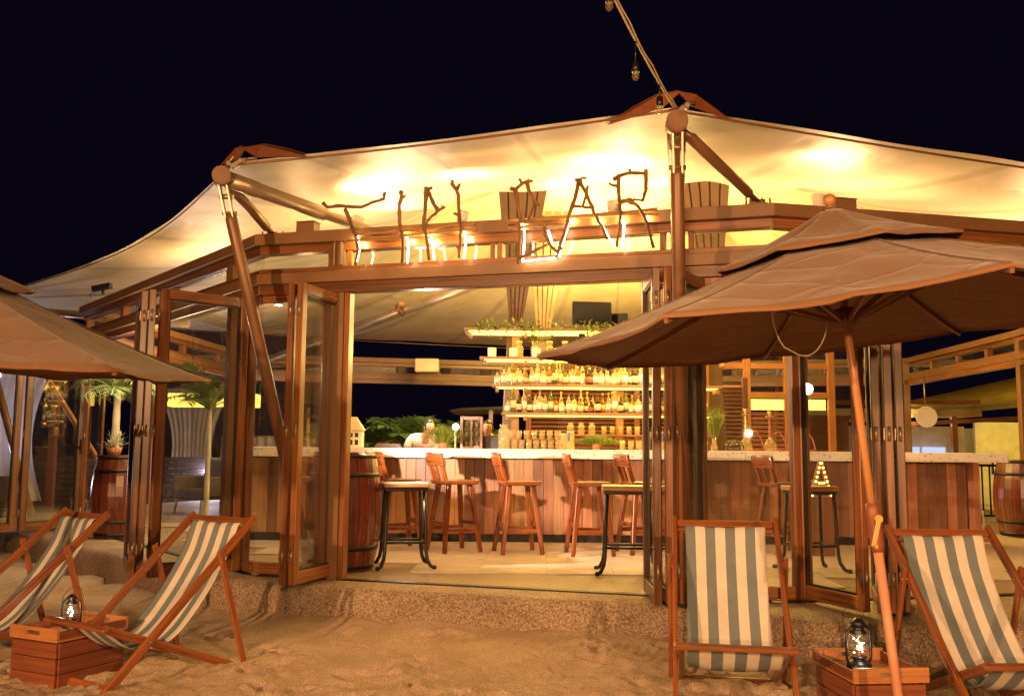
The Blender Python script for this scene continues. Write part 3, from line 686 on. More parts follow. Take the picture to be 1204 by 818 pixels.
def roof(x, y):
    """height of the membrane over a plan point, by the same formula"""
    rr = math.hypot(x-CEN.x, y-CEN.y); return 3.70+2.3*math.exp(-(rr/3.1)**2)-.10*math.exp(-((rr-5.6)/1.2)**2)
# knuckle positions and mast feet
KN = [Vector((-2.37, 7.42, 3.55)), Vector((1.13, 6.30, 3.63))]
FEET = [Vector((-1.66, 7.98, FZ+.0)), Vector((1.27, 6.98, FZ))]
ARM = [Vector((-1.05, 8.45, 3.27)), Vector((1.36, 7.6, 3.15))]
ROD = [Vector((-2.13, 8.17, 3.25)), Vector((1.86, 6.98, 3.27))]
def mast(kn, foot, arm, rod, corner, left_, right_, capdir):
    mb = MB(); d = (foot-kn).normalized()
    a = kn+d*.30; 
    mb.tube([a, a+d*.05, foot-d*.02+Vector((0, 0, .03))], [.040, .048, .050], 20); mb.tube([foot+Vector((0, 0, .0)), foot+Vector((0, 0, .03))], .10, 20)
    m1 = mb.build('mast', M['pole'], can, world=True)
    mb = MB()                                                # fork between knuckle and pole
    for sg in (-1, 1): mb.bar(kn+Vector((sg*.034, -.01, 0)), a+Vector((sg*.030, 0, -.04)), .012, .06, up=(0, 1, 0))
    mb.tube([a+Vector((-.06, 0, -.0)), a+Vector((.06, 0, .0))], .018, 8); mb.tube([kn+d*.16+Vector((-.055, 0, 0)), kn+d*.16+Vector((.055, 0, 0))], .02, 8); mb.build('fork', M['steel'], m1, world=True)
    mb = MB(); f = Vector((capdir[0], capdir[1], -.05)).normalized(); mb.tube([kn+f*.09, kn-f*.10], .075, 24); mb.tube([kn+f*.095, kn+f*.10], .066, 24); mb.build('knuckle', M['pole'], can, world=True)
    mb = MB(); e = arm; dd = (e-kn).normalized(); mid = kn+dd*(e-kn).length*.55
    mb.tube([kn+dd*.05, kn+dd*.30, kn+dd*.32, mid, mid+dd*.02, e], [.068, .068, .062, .062, .045, .045], 18); mb.build('arm', M['steel'], can, world=True)
    mb = MB(); dd = (rod-kn).normalized(); mb.tube([kn+dd*.10, kn+dd*.16, kn+dd*.18, rod-dd*.12, rod-dd*.10, rod], [.022, .03, .042, .042, .025, .025], 14)
    mb.bar(rod+Vector((-.07, 0, -.03)), rod+Vector((.07, 0, -.03)), .10, .02); mb.tube([rod+Vector((-.06, 0, 0)), rod+Vector((.06, 0, 0))], .018, 8)
    for q in range(4): mb.tube([rod+Vector((-.09+.06*q, -.03, -.03)), rod+Vector((-.09+.06*q, -.03, .02))], .008, 6)
    mb.build('tie_rod', M['pole'], can, world=True)
    # shackles and turnbuckles out to the membrane corner
    mb = MB(); rs = random.Random(3)
    for k in range(5):
        p0 = kn+Vector((rs.uniform(-.05, .05), .02, .03+.02*k)); p1 = corner+Vector((rs.uniform(-.08, .14), rs.uniform(-.03, .03), rs.uniform(-.03, .02)))
        mb.tube([p0, p0.lerp(p1, .5)+Vector((0, 0, .02)), p1], .011, 6)
        q = p0.lerp(p1, .5); mb.tube([q+Vector((0, -.03, 0)), q+Vector((0, .03, 0))], .02, 8)
    mb.build('shackle', M['steel'], can, world=True)
    # plate over the fabric corner: two wings meeting at a ridge
    mb = MB()
    for wing in (left_, right_):
        P = [corner+Vector((0, .0, .085)), corner.lerp(wing, .3)+Vector((0, -.02, .095)), corner.lerp(wing, .65)+Vector((0, 0, .06)), wing, corner.lerp(wing, .6)+Vector((0, -.03, -.005)), corner.lerp(wing, .25)+Vector((0, -.03, .0))]
        b_ = len(mb.v); mb.v += P+[q+Vector((0, .10, .045)) for q in P]
        mb.face([b_+q for q in range(6)], [(0, 0)]*6); mb.face([b_+11-q for q in range(6)], [(0, 0)]*6)
        for k in range(6): mb.face((b_+k, b_+(k+1) % 6, b_+6+(k+1) % 6, b_+6+k), [(0, 0)]*4)
    mb.build('corner_plate', M['deck'], can, world=True, bevel=.006)
mast(KN[0], FEET[0], ARM[0], ROD[0], Vector((-2.20, 7.40, 3.70)), Vector((-1.68, 7.32, 3.70)), Vector((-2.38, 7.42, 3.66)), (.25, -1))
mast(KN[1], FEET[1], ARM[1], ROD[1], Vector((1.16, 6.34, 3.79)), Vector((.70, 6.55, 3.72)), Vector((1.58, 6.55, 3.74)), (-.1, -1))
for tp_ in (0, 3, 4, 5, 6, 7):                               # the poles and arms on the other sides
    k_ = TP[tp_]+(Vector((CEN.x, CEN.y, TP[tp_].z))-TP[tp_]).normalized()*.1+Vector((0, 0, -.1)); inn = (Vector((CEN.x, CEN.y, k_.z))-k_).normalized()
    foot = k_+inn*1.1; foot.z = FZ
    mb = MB(); mb.tube([k_, foot], .056, 16); mb.build('mast', M['pole'], can, world=True)
    mb = MB(); e = k_+inn*3.4; e.z = k_.z+(-.28 if tp_ == 0 else .55); mb.tube([k_, e], .06, 14); mb.build('arm', M['steel'], can, world=True)
    mb = MB(); mb.tube([k_+Vector((0, 0, .02))+inn*-.08, k_+inn*.08], .085, 16); mb.build('knuckle', M['pole'], can, world=True)
mb = MB(); mb.tube([(-5.0, 17.9, 2.93), (-2.7, 16.0, 3.42), (-2.68, 15.98, 3.425), (-.5, 14.15, 3.90)], [.06, .06, .085, .085], 16); ar_ = mb.build('arm', M['steel'], can, world=True)
mb = MB(); mb.tube([(-1.85, 15.24, 3.62), (-1.78, 15.20, 3.66)], .12, 14); mb.build('clamp', M['pole'], ar_, world=True)
# ribbed inner columns carrying the raised middle
for cx, cy, lean in ((.05, 12.9, -.12), (2.75, 12.9, .12), (.5, 15.2, -.1), (2.9, 15.2, .1)):
    mb = MB(); mb.bar((cx+lean*1.2, cy, FZ), (cx, cy, 3.3), .20, .20, up=(0, 1, 0))
    c = mb.build('column', M['column'], can, world=True, bevel=.01)
    mb = MB(); mb.hexa([(cx-.09, cy-.04, 3.31), (cx+.09, cy-.04, 3.31), (cx+.09, cy, 3.31), (cx-.09, cy, 3.31), (cx-.36-lean*.8, cy-.13, 5.2), (cx+.36-lean*.8, cy-.13, 5.2), (cx+.36-lean*.8, cy-.09, 5.2), (cx-.36-lean*.8, cy-.09, 5.2)]); mb.build('panel', M['column'], c, world=True)
    for k in range(5):
        mb = MB(); o_ = (k-2)*.04; o2 = (k-2)*.155; mb.bar((cx+o_, cy-.1, 3.15), (cx+o2-lean*.8, cy-.18, 5.25), .034, .06, up=(0, 1, 0), w1=.13, h1=.03); mb.build('rib', M['column'], c, world=True, bevel=.004)

# ================================================================== BRANCH SIGNS
def sign(name, label, cat, letters, rails, bulbs, ropes):
    o_ = fp(0, 0, .16); t2 = (Vector(V[1])-Vector(V[0])).normalized()
    t = thing(name, label, cat, (*(o_+t2*rails[0][0][0]), 3.14))
    def W(p, d=0): q = o_+t2*p[0]+Vector((t2.y, -t2.x))*d; return Vector((q.x, q.y, p[1]))
    rs = random.Random(11); lets = {}
    for key, lab, strokes in letters:
        mb = MB()
        for st in strokes:
            pts = [W(p, .03) for p in st]; fine = []
            for i in range(len(pts)-1):
                for j in range(3): fine.append(pts[i].lerp(pts[i+1], j/3)+Vector((rs.uniform(-.004, .004), rs.uniform(-.006, .006), rs.uniform(-.004, .004))))
            fine.append(pts[-1]); L = len(fine); big = .0175 if L > 8 else .0135
            mb.tube(fine, [big*(1.0-.35*i/L)*rs.uniform(.85, 1.2) for i in range(L)], 7)
            for _ in range(L//5):
                q = fine[rs.randrange(1, L)]; mb.tube([q, q+Vector((rs.uniform(-.03, .03), 0, rs.uniform(.01, .035)))], [.006, .003], 5)
        lets[key] = mb.build('letter', M['stick'], t, world=True, label=lab)
    for rl in rails:
        mb = MB(); pts = [W(p, -.005) for p in rl]; fine = []
        for i in range(len(pts)-1):
            for j in range(4): fine.append(pts[i].lerp(pts[i+1], j/4)+Vector((0, rs.uniform(-.004, .004), rs.uniform(-.004, .004))))
        fine.append(pts[-1]); mb.tube(fine, [.013*rs.uniform(.8, 1.2) for _ in fine], 7); mb.build('rail', M['rail'], t, world=True)
    for bpt in bulbs:
        mb = MB(); mb.ball(W(bpt, -.04), .012, 8, 6); mb.build('bulb', M['led_bulb'], t, world=True)
        q = W(bpt, -.03); lp = point('sign_bulb_light', q, 2.4, (1, .66, .22), .02)
    for rp in ropes:
        mb = MB(); mb.tube([W(p, -.02) for p in rp], .0075, 6); mb.build('light_rope', M['led_white'], t, world=True)
    for s_ in (rails[0][0][0]+.1, rails[0][-1][0]-.1):        # stand-off brackets to the beam
        mb = MB(); mb.tube([W((s_, 3.17), 0), W((s_, 3.17), -.05)], .008, 6); mb.build('bracket', M['steel'], t, world=True)
LET = {
'T': [[(0.65, 3.451), (0.695, 3.414), (0.841, 3.418), (0.987, 3.395), (1.008, 3.396), (1.157, 3.441), (1.206, 3.455), (1.226, 3.507)], [(0.86, 3.39), (0.903, 3.292), (0.957, 3.155), (0.989, 3.046), (0.965, 2.9)]] ,
'I': [[(1.368, 3.504), (1.372, 3.451), (1.35, 3.372), (1.36, 3.239), (1.383, 3.145), (1.399, 3.025), (1.388, 2.901)], [(1.376, 3.45), (1.413, 3.464)]] ,
'K': [[(1.59, 3.526), (1.595, 3.436), (1.581, 3.305), (1.58, 3.199), (1.606, 3.067), (1.629, 2.911)], [(1.597, 3.502), (1.645, 3.518)], [(1.604, 3.495), (1.647, 3.406), (1.697, 3.317), (1.755, 3.353)], [(1.697, 3.317), (1.623, 3.256), (1.596, 3.211)]] ,
'I2': [[(1.816, 3.539), (1.858, 3.49), (1.879, 3.417), (1.881, 3.299), (1.896, 3.181), (1.898, 3.051), (1.887, 2.916)], [(1.816, 3.52), (1.813, 3.546), (1.833, 3.562)], [(1.862, 3.486), (1.888, 3.534)], [(1.881, 3.273), (1.84, 3.289)], [(1.886, 2.987), (1.861, 3.021)]] ,
'rails1': [[(0.964, 3.17), (1.403, 3.176), (2.01, 3.207)], [(0.994, 3.139), (1.487, 3.139), (2.017, 3.155)], [(0.865, 3.122), (1.137, 3.118), (1.404, 3.11)]] ,
'bulbs1': [(0.954, 3.121), (1.393, 3.133), (1.601, 3.093), (1.913, 3.115)] ,
'rope1': [[(0.957, 3.155), (0.979, 3.046), (0.954, 2.941)], [(1.411, 3.13), (1.423, 3.024), (1.416, 2.906)], [(1.625, 3.118), (1.644, 3.012), (1.654, 2.927)], [(1.921, 3.167), (1.928, 3.05), (1.913, 2.921)]] ,
'B': [[(2.362, 3.456), (2.376, 3.371), (2.401, 3.241), (2.402, 3.05), (2.387, 2.848)], [(2.317, 3.465), (2.362, 3.456), (2.414, 3.497), (2.453, 3.513), (2.502, 3.516)], [(2.414, 3.497), (2.391, 3.54)], [(2.453, 3.513), (2.48, 3.428), (2.519, 3.349), (2.561, 3.308)], [(2.522, 3.346), (2.5, 3.273), (2.475, 3.198)], [(2.404, 3.196), (2.468, 3.186), (2.604, 3.153), (2.61, 3.064), (2.662, 2.973), (2.703, 2.921)], [(2.38, 2.883), (2.509, 2.937), (2.624, 2.987)]] ,
'A': [[(2.882, 3.489), (2.85, 3.352), (2.8, 3.192), (2.763, 3.055), (2.7, 2.877)], [(2.888, 3.489), (2.951, 3.371), (3.007, 3.217), (3.062, 3.114), (3.114, 3.005)], [(2.85, 3.494), (2.901, 3.507), (2.944, 3.51)], [(2.832, 3.284), (2.907, 3.276), (2.988, 3.262)], [(2.953, 3.446), (2.944, 3.359), (2.909, 3.275)], [(2.744, 2.956), (2.703, 2.921)]] ,
'R': [[(3.201, 3.504), (3.196, 3.379), (3.21, 3.291), (3.216, 3.191), (3.203, 3.068), (3.185, 2.94)], [(3.125, 3.449), (3.192, 3.414)], [(3.164, 3.479), (3.205, 3.506), (3.291, 3.522), (3.412, 3.507)], [(3.291, 3.545), (3.291, 3.522)], [(3.415, 3.535), (3.412, 3.507), (3.411, 3.377), (3.387, 3.294)], [(3.21, 3.294), (3.272, 3.318), (3.387, 3.294)], [(3.216, 3.291), (3.271, 3.302), (3.344, 3.258), (3.404, 3.155), (3.439, 3.018), (3.468, 2.919)]] ,
'rails2': [[(2.273, 3.185), (2.788, 3.207), (3.495, 3.23)], [(2.481, 3.198), (2.938, 3.208), (3.5, 3.192)], [(2.287, 3.152), (2.597, 3.151), (2.775, 3.155)]] ,
'bulbs2': [(2.406, 3.171), (2.815, 3.184), (3.028, 3.172), (3.218, 3.16), (3.41, 3.173)] ,
'rope2': [[(2.423, 3.176), (2.428, 3.048), (2.413, 2.872), (2.548, 2.884), (2.687, 2.886)], [(2.788, 3.155), (2.75, 3.031), (2.713, 2.895)], [(2.623, 3.114), (2.662, 2.985), (2.7, 2.896)], [(3.044, 3.164), (3.081, 3.088), (3.118, 3.011)], [(3.232, 3.153), (3.228, 3.042), (3.215, 2.932)]] }
sign('branch_sign', 'rustic sign of crooked branches spelling TIKI on the front roof beam', 'sign',
     [('T', 'branch letter T with a long wavy crossbar', LET['T']), ('I', 'straight branch letter I after the T', LET['I']), ('K', 'branch letter K with short arms', LET['K']), ('I2', 'forked branch letter I at the end of the word', LET['I2'])],
     LET['rails1'], LET['bulbs1'], LET['rope1'])
sign('branch_sign', 'rustic sign of crooked branches spelling BAR beside the tall pole', 'sign',
     [('B', 'tall branch letter B, broken and angular', LET['B']), ('A', 'branch letter A with a knotted top', LET['A']), ('R', 'branch letter R with a square loop and curved leg', LET['R'])],
     LET['rails2'], LET['bulbs2'], LET['rope2'])
# small floodlights aimed up at the membrane
def uplight(loc, label, aim, power, col, size=95, build=True):
    if build:
        t = thing('floodlight', label, 'floodlight', loc)
        mb = MB(); mb.tube([(0, 0, 0), (0, 0, .12)], .012, 8); mb.build('stem', M['steel'], t)
        a = (Vector(aim)-Vector(loc)).normalized(); mb = MB(); c = Vector((0, 0, .16)); mb.tube([c-a*.05, c+a*.06], [.045, .06], 14, cap=True); mb.build('head', M['white'], t)
    return spot('membrane_uplight', (loc[0], loc[1], loc[2]+.25), aim, power, col, size, .8, .05)
uplight((-1.42, 8.35, 3.24), 'small white floodlight on the beam left of the letter T', (-1.0, 8.5, 4.4), 20, (1, .64, .30), 150)
for x_, y_, e_ in ((-1.2, 9.5, 80), (1.0, 8.9, 100), (3.2, 9.0, 72), (-3.8, 11.4, 24), (5.6, 9.8, 60)): spot('membrane_fill_light', (x_, y_, 3.12), (x_, y_+.01, 5), e_, (1, .60, .27), 172, .5, .2)  # extra spots without fittings, added to spread light over the membrane
uplight((-.45, 8.15, 3.24), 'small white floodlight tucked behind the letters I and K', (-.2, 8.8, 4.4), 24, (1, .66, .30), 150)
uplight((.85, 7.75, 3.24), 'small white floodlight behind the letter A', (.9, 8.1, 4.4), 34, (1, .68, .34), 150)
uplight((2.5, 7.5, 3.24), 'small white floodlight on the beam right of the tall pole, behind the umbrella peak', (2.7, 7.8, 4.4), 13, (1, .66, .32), 150)
# ================================================================== BAR INTERIOR
# interior lamps of the bar (added fittings, put in to brighten it)
def downlight(loc, label, power, col, aim, size=100):
    t = thing('downlight', label, 'lamp', loc)
    mb = MB(); mb.tube([(0, 0, 0), (0, 0, -.10)], .045, 12); mb.build('housing', M['black'], t)
    mb = MB(); mb.tube([(0, 0, -.101), (0, 0, -.104)], .036, 12); mb.build('lens', M['led_bulb'], t)
    spot('downlight_beam', (loc[0], loc[1], loc[2]-.14), aim, power, col, size, .7, .04)

# counter
cnt = thing('bar_counter', 'long bar counter with speckled terrazzo top and upright wooden plank front', 'bar counter', (1.1, 11.1, FZ))
CX0, CX1 = -3.25, 5.72
for a, b_ in ((CX0, -.3), (-.3, 2.7), (2.7, CX1)):
    mb = MB(); mb.box(a+.0015, b_-.0015, 10.82, 11.55, 1.265, 1.375); mb.build('countertop', M['terrazzo'], cnt, world=True, bevel=.006)
mb = MB(); mb.box(CX0+.15, 5.36, 11.13, 11.45, FZ+.012, 1.262); mb.build('carcass', M['frame_dark'], cnt, world=True)
mb = MB(); mb.box(CX0+.16, 5.35, 11.06, 11.128, FZ+.012, FZ+.10); mb.build('plinth', M['black'], cnt, world=True)
pm = MB(); pm.hexa([(0, 0, 0), (.113, 0, 0), (.113, .028, 0), (0, .028, 0), (0, 0, .86), (.113, 0, .86), (.113, .028, .86), (0, .028, .86)])
pmes = [MB() for _ in range(6)]; pmesh = []
for k in range(6):
    pmes[k].hexa([(0, 0, 0), (.113, 0, 0), (.113, .028, 0), (0, .028, 0), (0, 0, .868), (.113, 0, .868), (.113, .028, .868), (0, .028, .868)])
    pmesh.append(pmes[k].mesh('plank', M['planks'][k % 3]))
x = CX0+.17; k = 0; rs = random.Random(4)
pat = [0, 1, 2, 0, 5, 3, 4, 0, 2, 3, 1, 0]
while x < 5.24:
    q = pat[rs.randrange(len(pat))]
    if x > 2.0: q = [2, 5, 1, 4, 2][rs.randrange(5)]
    o = bpy.data.objects.new('plank', pmesh[q]); COL.objects.link(o); o.parent = cnt; o.location = (x-1.1, 11.09-11.1+rs.uniform(0, .006)-.005+.0, .104)
    bv = o.modifiers.new('bevel', 'BEVEL'); bv.width = .003; bv.segments = 1; x += .1155
mb = MB(); mb.box(5.37, 5.44, 10.95, 11.45, FZ+.012, 1.26); mb.build('end_panel', M['planks'][1], cnt, world=True)

# wooden bar chairs with backs
def bar_chair(label):
    t = thing('bar_chair', label, 'bar chair', (0, 0, FZ), 0, 'wooden bar chairs along the counter')
    mb = MB(); mb.hexa([(-.19, -.19, .70), (.19, -.19, .70), (.18, .19, .70), (-.18, .19, .70), (-.205, -.21, .745), (.205, -.21, .745), (.195, .20, .745), (-.195, .20, .745)]); mb.build('seat', M['chair'], t, bevel=.012, seg=2)
    for sx in (-1, 1):
        for sy in (-1, 1):
            mb = MB(); mb.bar((sx*.125, sy*.12, .70), (sx*.21, sy*.215, 0), .052, .042, up=(0, 1, 0), w1=.044, h1=.038); mb.build('leg', M['chair'], t, bevel=.006)
    for z, e in ((.235, .183), (.30, .175)):
        if z < .25:
            for sg in (-1, 1): mb = MB(); mb.bar((-e, sg*e, z), (e, sg*e, z), .028, .045); mb.build('stretcher', M['chair'], t, bevel=.004)
        else:
            for sg in (-1, 1): mb = MB(); mb.bar((sg*e, -e, z), (sg*e, e, z), .028, .045); mb.build('stretcher', M['chair'], t, bevel=.004)
    for sg in (-1, 1):
        mb = MB(); mb.bar((-.165, sg*.13, .74), (-.245, sg*.145, .99), .03, .045, up=(1, 0, 0)); mb.build('back_post', M['chair'], t, bevel=.005)
    mb = MB(); mb.bar((-.175, 0, .745), (-.235, 0, .93), .028, .03, up=(1, 0, 0)); mb.build('splat', M['chair'], t, bevel=.004)
    mb = MB(); ro = []
    for i in range(9):
        a = -1+i/4; ro.append([(-.235-.03*(1-a*a)+.03, a*.19, .905), (-.262-.03*(1-a*a)+.03, a*.19, 1.03+.012*(1-a*a))])
    mb.sheet(ro, .03, uvs=lambda i, j: (i*.05, j*.12)); mb.build('backrest', M['chair'], t, bevel=.004)
    return t
bc = bar_chair('wooden bar chair at the counter directly right of the first black metal stool')
PLACE = [(-.60, 10.05, 92, None), (.08, 9.95, 75, 'wooden bar chair standing in the middle of the row, below the jars'), (.82, 9.86, 68, 'wooden bar chair just left of the second black metal stool'),
         (1.40, 10.05, 78, 'wooden bar chair mostly hidden behind the right folding door stack'), (-1.22, 10.25, 85, 'wooden bar chair hidden behind the first black metal stool and the barrel'),
         (2.9, 10.1, 80, 'wooden bar chair behind the corner window glass right of the doors')]
# the back of every chair faces the room; turned a little to the left
for i, (x, y, a, lab) in enumerate(PLACE):
    if i == 0: bc.location = (x, y, FZ+.018); bc.rotation_euler = (0, 0, R(a-62))
    else: dup(bc, (x, y, FZ+.018), R(a-62), lab)

# black metal stools with wooden seats
def metal_stool(label):
    t = thing('metal_stool', label, 'bar stool', (0, 0, FZ), 0, 'black metal stools with wooden seats')
    mb = MB(); mb.box(-.205, .205, -.17, .17, .725, .77); mb.build('seat', M['seatw'], t, bevel=.008, seg=2)
    mb = MB(); mb.box(-.19, .19, -.155, .155, .695, .724); mb.build('seat_frame', M['black'], t, bevel=.003)
    for sx in (-1, 1):
        for sy in (-1, 1):
            dx, dy = sx*.72, sy*.72
            pts = [(sx*.165, sy*.13, .70), (sx*.178, sy*.145, .40), (sx*.186, sy*.152, .16), (sx*.196, sy*.162, .09), (sx*.222, sy*.188, .035), (sx*.250, sy*.215, .018)]
            mb = MB(); mb.tube(pts, [.017, .016, .016, .017, .017, .015], 8); mb.ball((sx*.255, sy*.22, .020), .022, 10, 6); mb.build('leg', M['black'], t)
    mb = MB(); r_ = .012
    c = [(sx*.183, sy*.15, .235) for sx, sy in ((-1, -1), (1, -1), (1, 1), (-1, 1), (-1, -1))]
    mb.tube(c[:2], r_, 8); mb.tube(c[1:3], r_, 8); mb.tube(c[2:4], r_, 8); mb.tube(c[3:5], r_, 8)
    mb.build('foot_ring', M['black'], t)
    return t
ms = metal_stool('black metal stool with a square wooden seat beside the big barrel'); ms.location = (-.98, 8.72, FZ+.012); ms.rotation_euler = (0, 0, R(14))
m2 = dup(ms, (1.02, 8.42, FZ+.012), R(-4), 'black metal stool with a square wooden seat against the right folding door stack')
dup(ms, (2.75, 8.7, FZ+.012), R(10), 'black metal stool behind the glass between the striped chairs')

# barrels: every stave and hoop is a piece
def barrel(label, loc, rad=.31, h=.96, planter=False):
    t = thing('barrel', label, 'barrel', loc, 0, 'wooden barrels used as tables')
    n_ = 22; prof = [(rad*(.80+.20*math.sin(math.pi*(i/8))), h*i/8) for i in range(9)]
    mb = MB(); da = 2*math.pi/n_
    for i in range(8):
        (r0, z0), (r1, z1) = prof[i], prof[i+1]; a0, a1 = -da/2+.005, da/2-.005; th = .022
        P = lambda r_, a, z: (r_*math.cos(a), r_*math.sin(a), z)
        b_ = len(mb.v); mb.v += [Vector(P(r0-th, a0, z0)), Vector(P(r0, a0, z0)), Vector(P(r0, a1, z0)), Vector(P(r0-th, a1, z0)), Vector(P(r1-th, a0, z1)), Vector(P(r1, a0, z1)), Vector(P(r1, a1, z1)), Vector(P(r1-th, a1, z1))]
        mb.face((b_+1, b_+2, b_+6, b_+5), [(z0, 0), (z0, .08), (z1, .08), (z1, 0)]); mb.face((b_, b_+1, b_+5, b_+4), [(z0, 0), (z0, .02), (z1, .02), (z1, 0)]); mb.face((b_+2, b_+3, b_+7, b_+6), [(z0, .1), (z0, .12), (z1, .12), (z1, .1)])
        if i == 7: mb.face((b_+4, b_+5, b_+6, b_+7), [(0, 0)]*4)
    me = mb.mesh('stave', M['barrel'])
    for k in range(n_):
        o = bpy.data.objects.new('stave', me); COL.objects.link(o); o.parent = t; o.rotation_euler = (0, 0, k*da)
    mb = MB(); mb.lathe([(0, 0), (rad*.76, 0), (rad*.76, .03), (0, .03)], 24); mb.lathe([(0, h-.035), (rad*.775, h-.035), (rad*.775, h-.012), (0, h-.012)], 24); mb.build('head', M['barrel'], t)
    for f in (.015, .17, .79, .95):
        z = h*f; g = lambda q: rad*(.80+.20*math.sin(math.pi*q))
        mb = MB(); f2 = f+.038; mb.lathe([(g(f)+.001, h*f), (g(f)+.005, h*f), (g(f2)+.005, h*f2), (g(f2)+.001, h*f2)], 32); o = mb.build('hoop', M['black'], t)
        mb = MB()
        for q in range(3): mb.ball((g(f)+.006, -.02+.02*q, h*(f+.019)), .006, 6, 4)
        mb.build('rivet', M['gold'], o)
    return t
barrel('big dark barrel standing half behind the left folding doors', (-1.52, 8.62, FZ+.012), .345, 1.04)
barrel('glossy reddish barrel carrying a palm, in the far left doorway', (-4.72, 11.38, FZ+.012), .31, .97)
barrel('large dark barrel at the right edge of the picture behind the last deck chair', (6.8, 12.55, FZ+.012), .36, 1.0)

# bright little spotlight clipped by the barrel, aimed at the beach
t = thing('spotlight', 'tiny bright spotlight at the counter corner above the big barrel', 'spotlight', (-1.47, 8.42, 1.333))
mb = MB(); mb.tube([(0, .05, .02), (0, -.02, .02)], .02, 12); mb.build('body', M['black'], t); mb = MB(); mb.ball((0, -.026, .02), .011, 10, 8); mb.build('bulb', M['lamp_flare'], t)
mb = MB(); mb.tube([(0, 0, 0), (0, 0, .01)], .03, 12); mb.build('base', M['black'], t)
spot('spotlight_beam', (-1.42, 8.36, 1.42), (.9, 10.9, 1.34), 320, (1, .74, .52), 104, .6, .02)

# ---- back bar shelving
sh = thing('back_bar_shelving', 'five tier open wooden back bar shelving glowing yellow from strips under each board', 'shelves', (1.15, 12.4, FZ))
SH = [(-.62, 2.95, 2.93, .58), (-.42, 2.85, 2.565, .40), (-.26, 2.75, 2.21, .36), (-.13, 2.75, 1.845, .36)]
for x0, x1, z, dp in SH:
    mb = MB(); mb.box(x0, x1, 12.12-(dp-.36)*.6, 12.12-(dp-.36)*.6+dp, z-.035, z); b_ = mb.build('shelf_board', M['shelf'], sh, world=True, bevel=.004)
    mb = MB(); y_ = 12.12-(dp-.36)*.6; mb.box(x0+.06, x1-.06, y_+.04, y_+dp*.85, z-.042, z-.0352); mb.build('light_strip', M['led_shelf'], b_, world=True)
    for bx_ in (x0+.07, .18, x1-.07): mb = MB(); mb.box(bx_-.02, bx_+.02, 12.14, 12.40, z-.10, z-.0425); mb.build('bracket', M['shelf'], b_, world=True)
for xx in (.05, 1.45, 2.6):
    mb = MB(); mb.box(xx-.05, xx+.05, 12.40+.13, 12.40+.23, FZ+.01, 2.88); mb.build('shelf_post', M['shelf'], sh, world=True, bevel=.004)
# lower back counter with small step shelf
bk = thing('back_counter', 'low wooden back counter under the bottle shelves', 'counter', (1.2, 12.3, FZ))
mb = MB(); mb.box(-.45, 3.0, 12.05, 12.50, FZ+.01, 1.30); mb.build('cabinet', M['louver'], bk, world=True, bevel=.004)
mb = MB(); mb.box(-.48, 3.03, 12.02, 12.52, 1.301, 1.335); mb.build('top', M['shelf'], bk, world=True, bevel=.004)
mb = MB(); mb.box(.72, 2.7, 12.28, 12.48, 1.545, 1.57); mb.build('step_shelf', M['shelf'], bk, world=True, bevel=.003)
for xx in (.8, 1.7, 2.6): mb = MB(); mb.box(xx-.02, xx+.02, 12.34, 12.38, 1.336, 1.544); mb.build('support', M['shelf'], bk, world=True)
# louvred screen behind
lv = thing('louvred_screen', 'brown louvred wooden screen behind the lower bar shelves', 'screen', (1.9, 14.2, FZ))
lm = MB(); lm.hexa([(-1.6, -.02, -.01), (1.6, -.02, -.01), (1.6, .03, .02), (-1.6, .03, .02), (-1.6, -.02, .005), (1.6, -.02, .005), (1.6, .03, .035), (-1.6, .03, .035)]); lme = lm.mesh('slat', M['louver'])
for k in range(22):
    o = bpy.data.objects.new('slat', lme); COL.objects.link(o); o.parent = lv; o.location = (0, 0, .75+k*.062)
for xx in (-1.64, 0, 1.64): mb = MB(); mb.box(xx-.04, xx+.04, -.04, .06, .0, 2.2); mb.build('stile', M['louver'], lv, bevel=.004)
mb = MB(); mb.box(-1.6, 1.6, .045, .055, .7, 2.15); mb.build('backing', M['frame_dark'], lv)

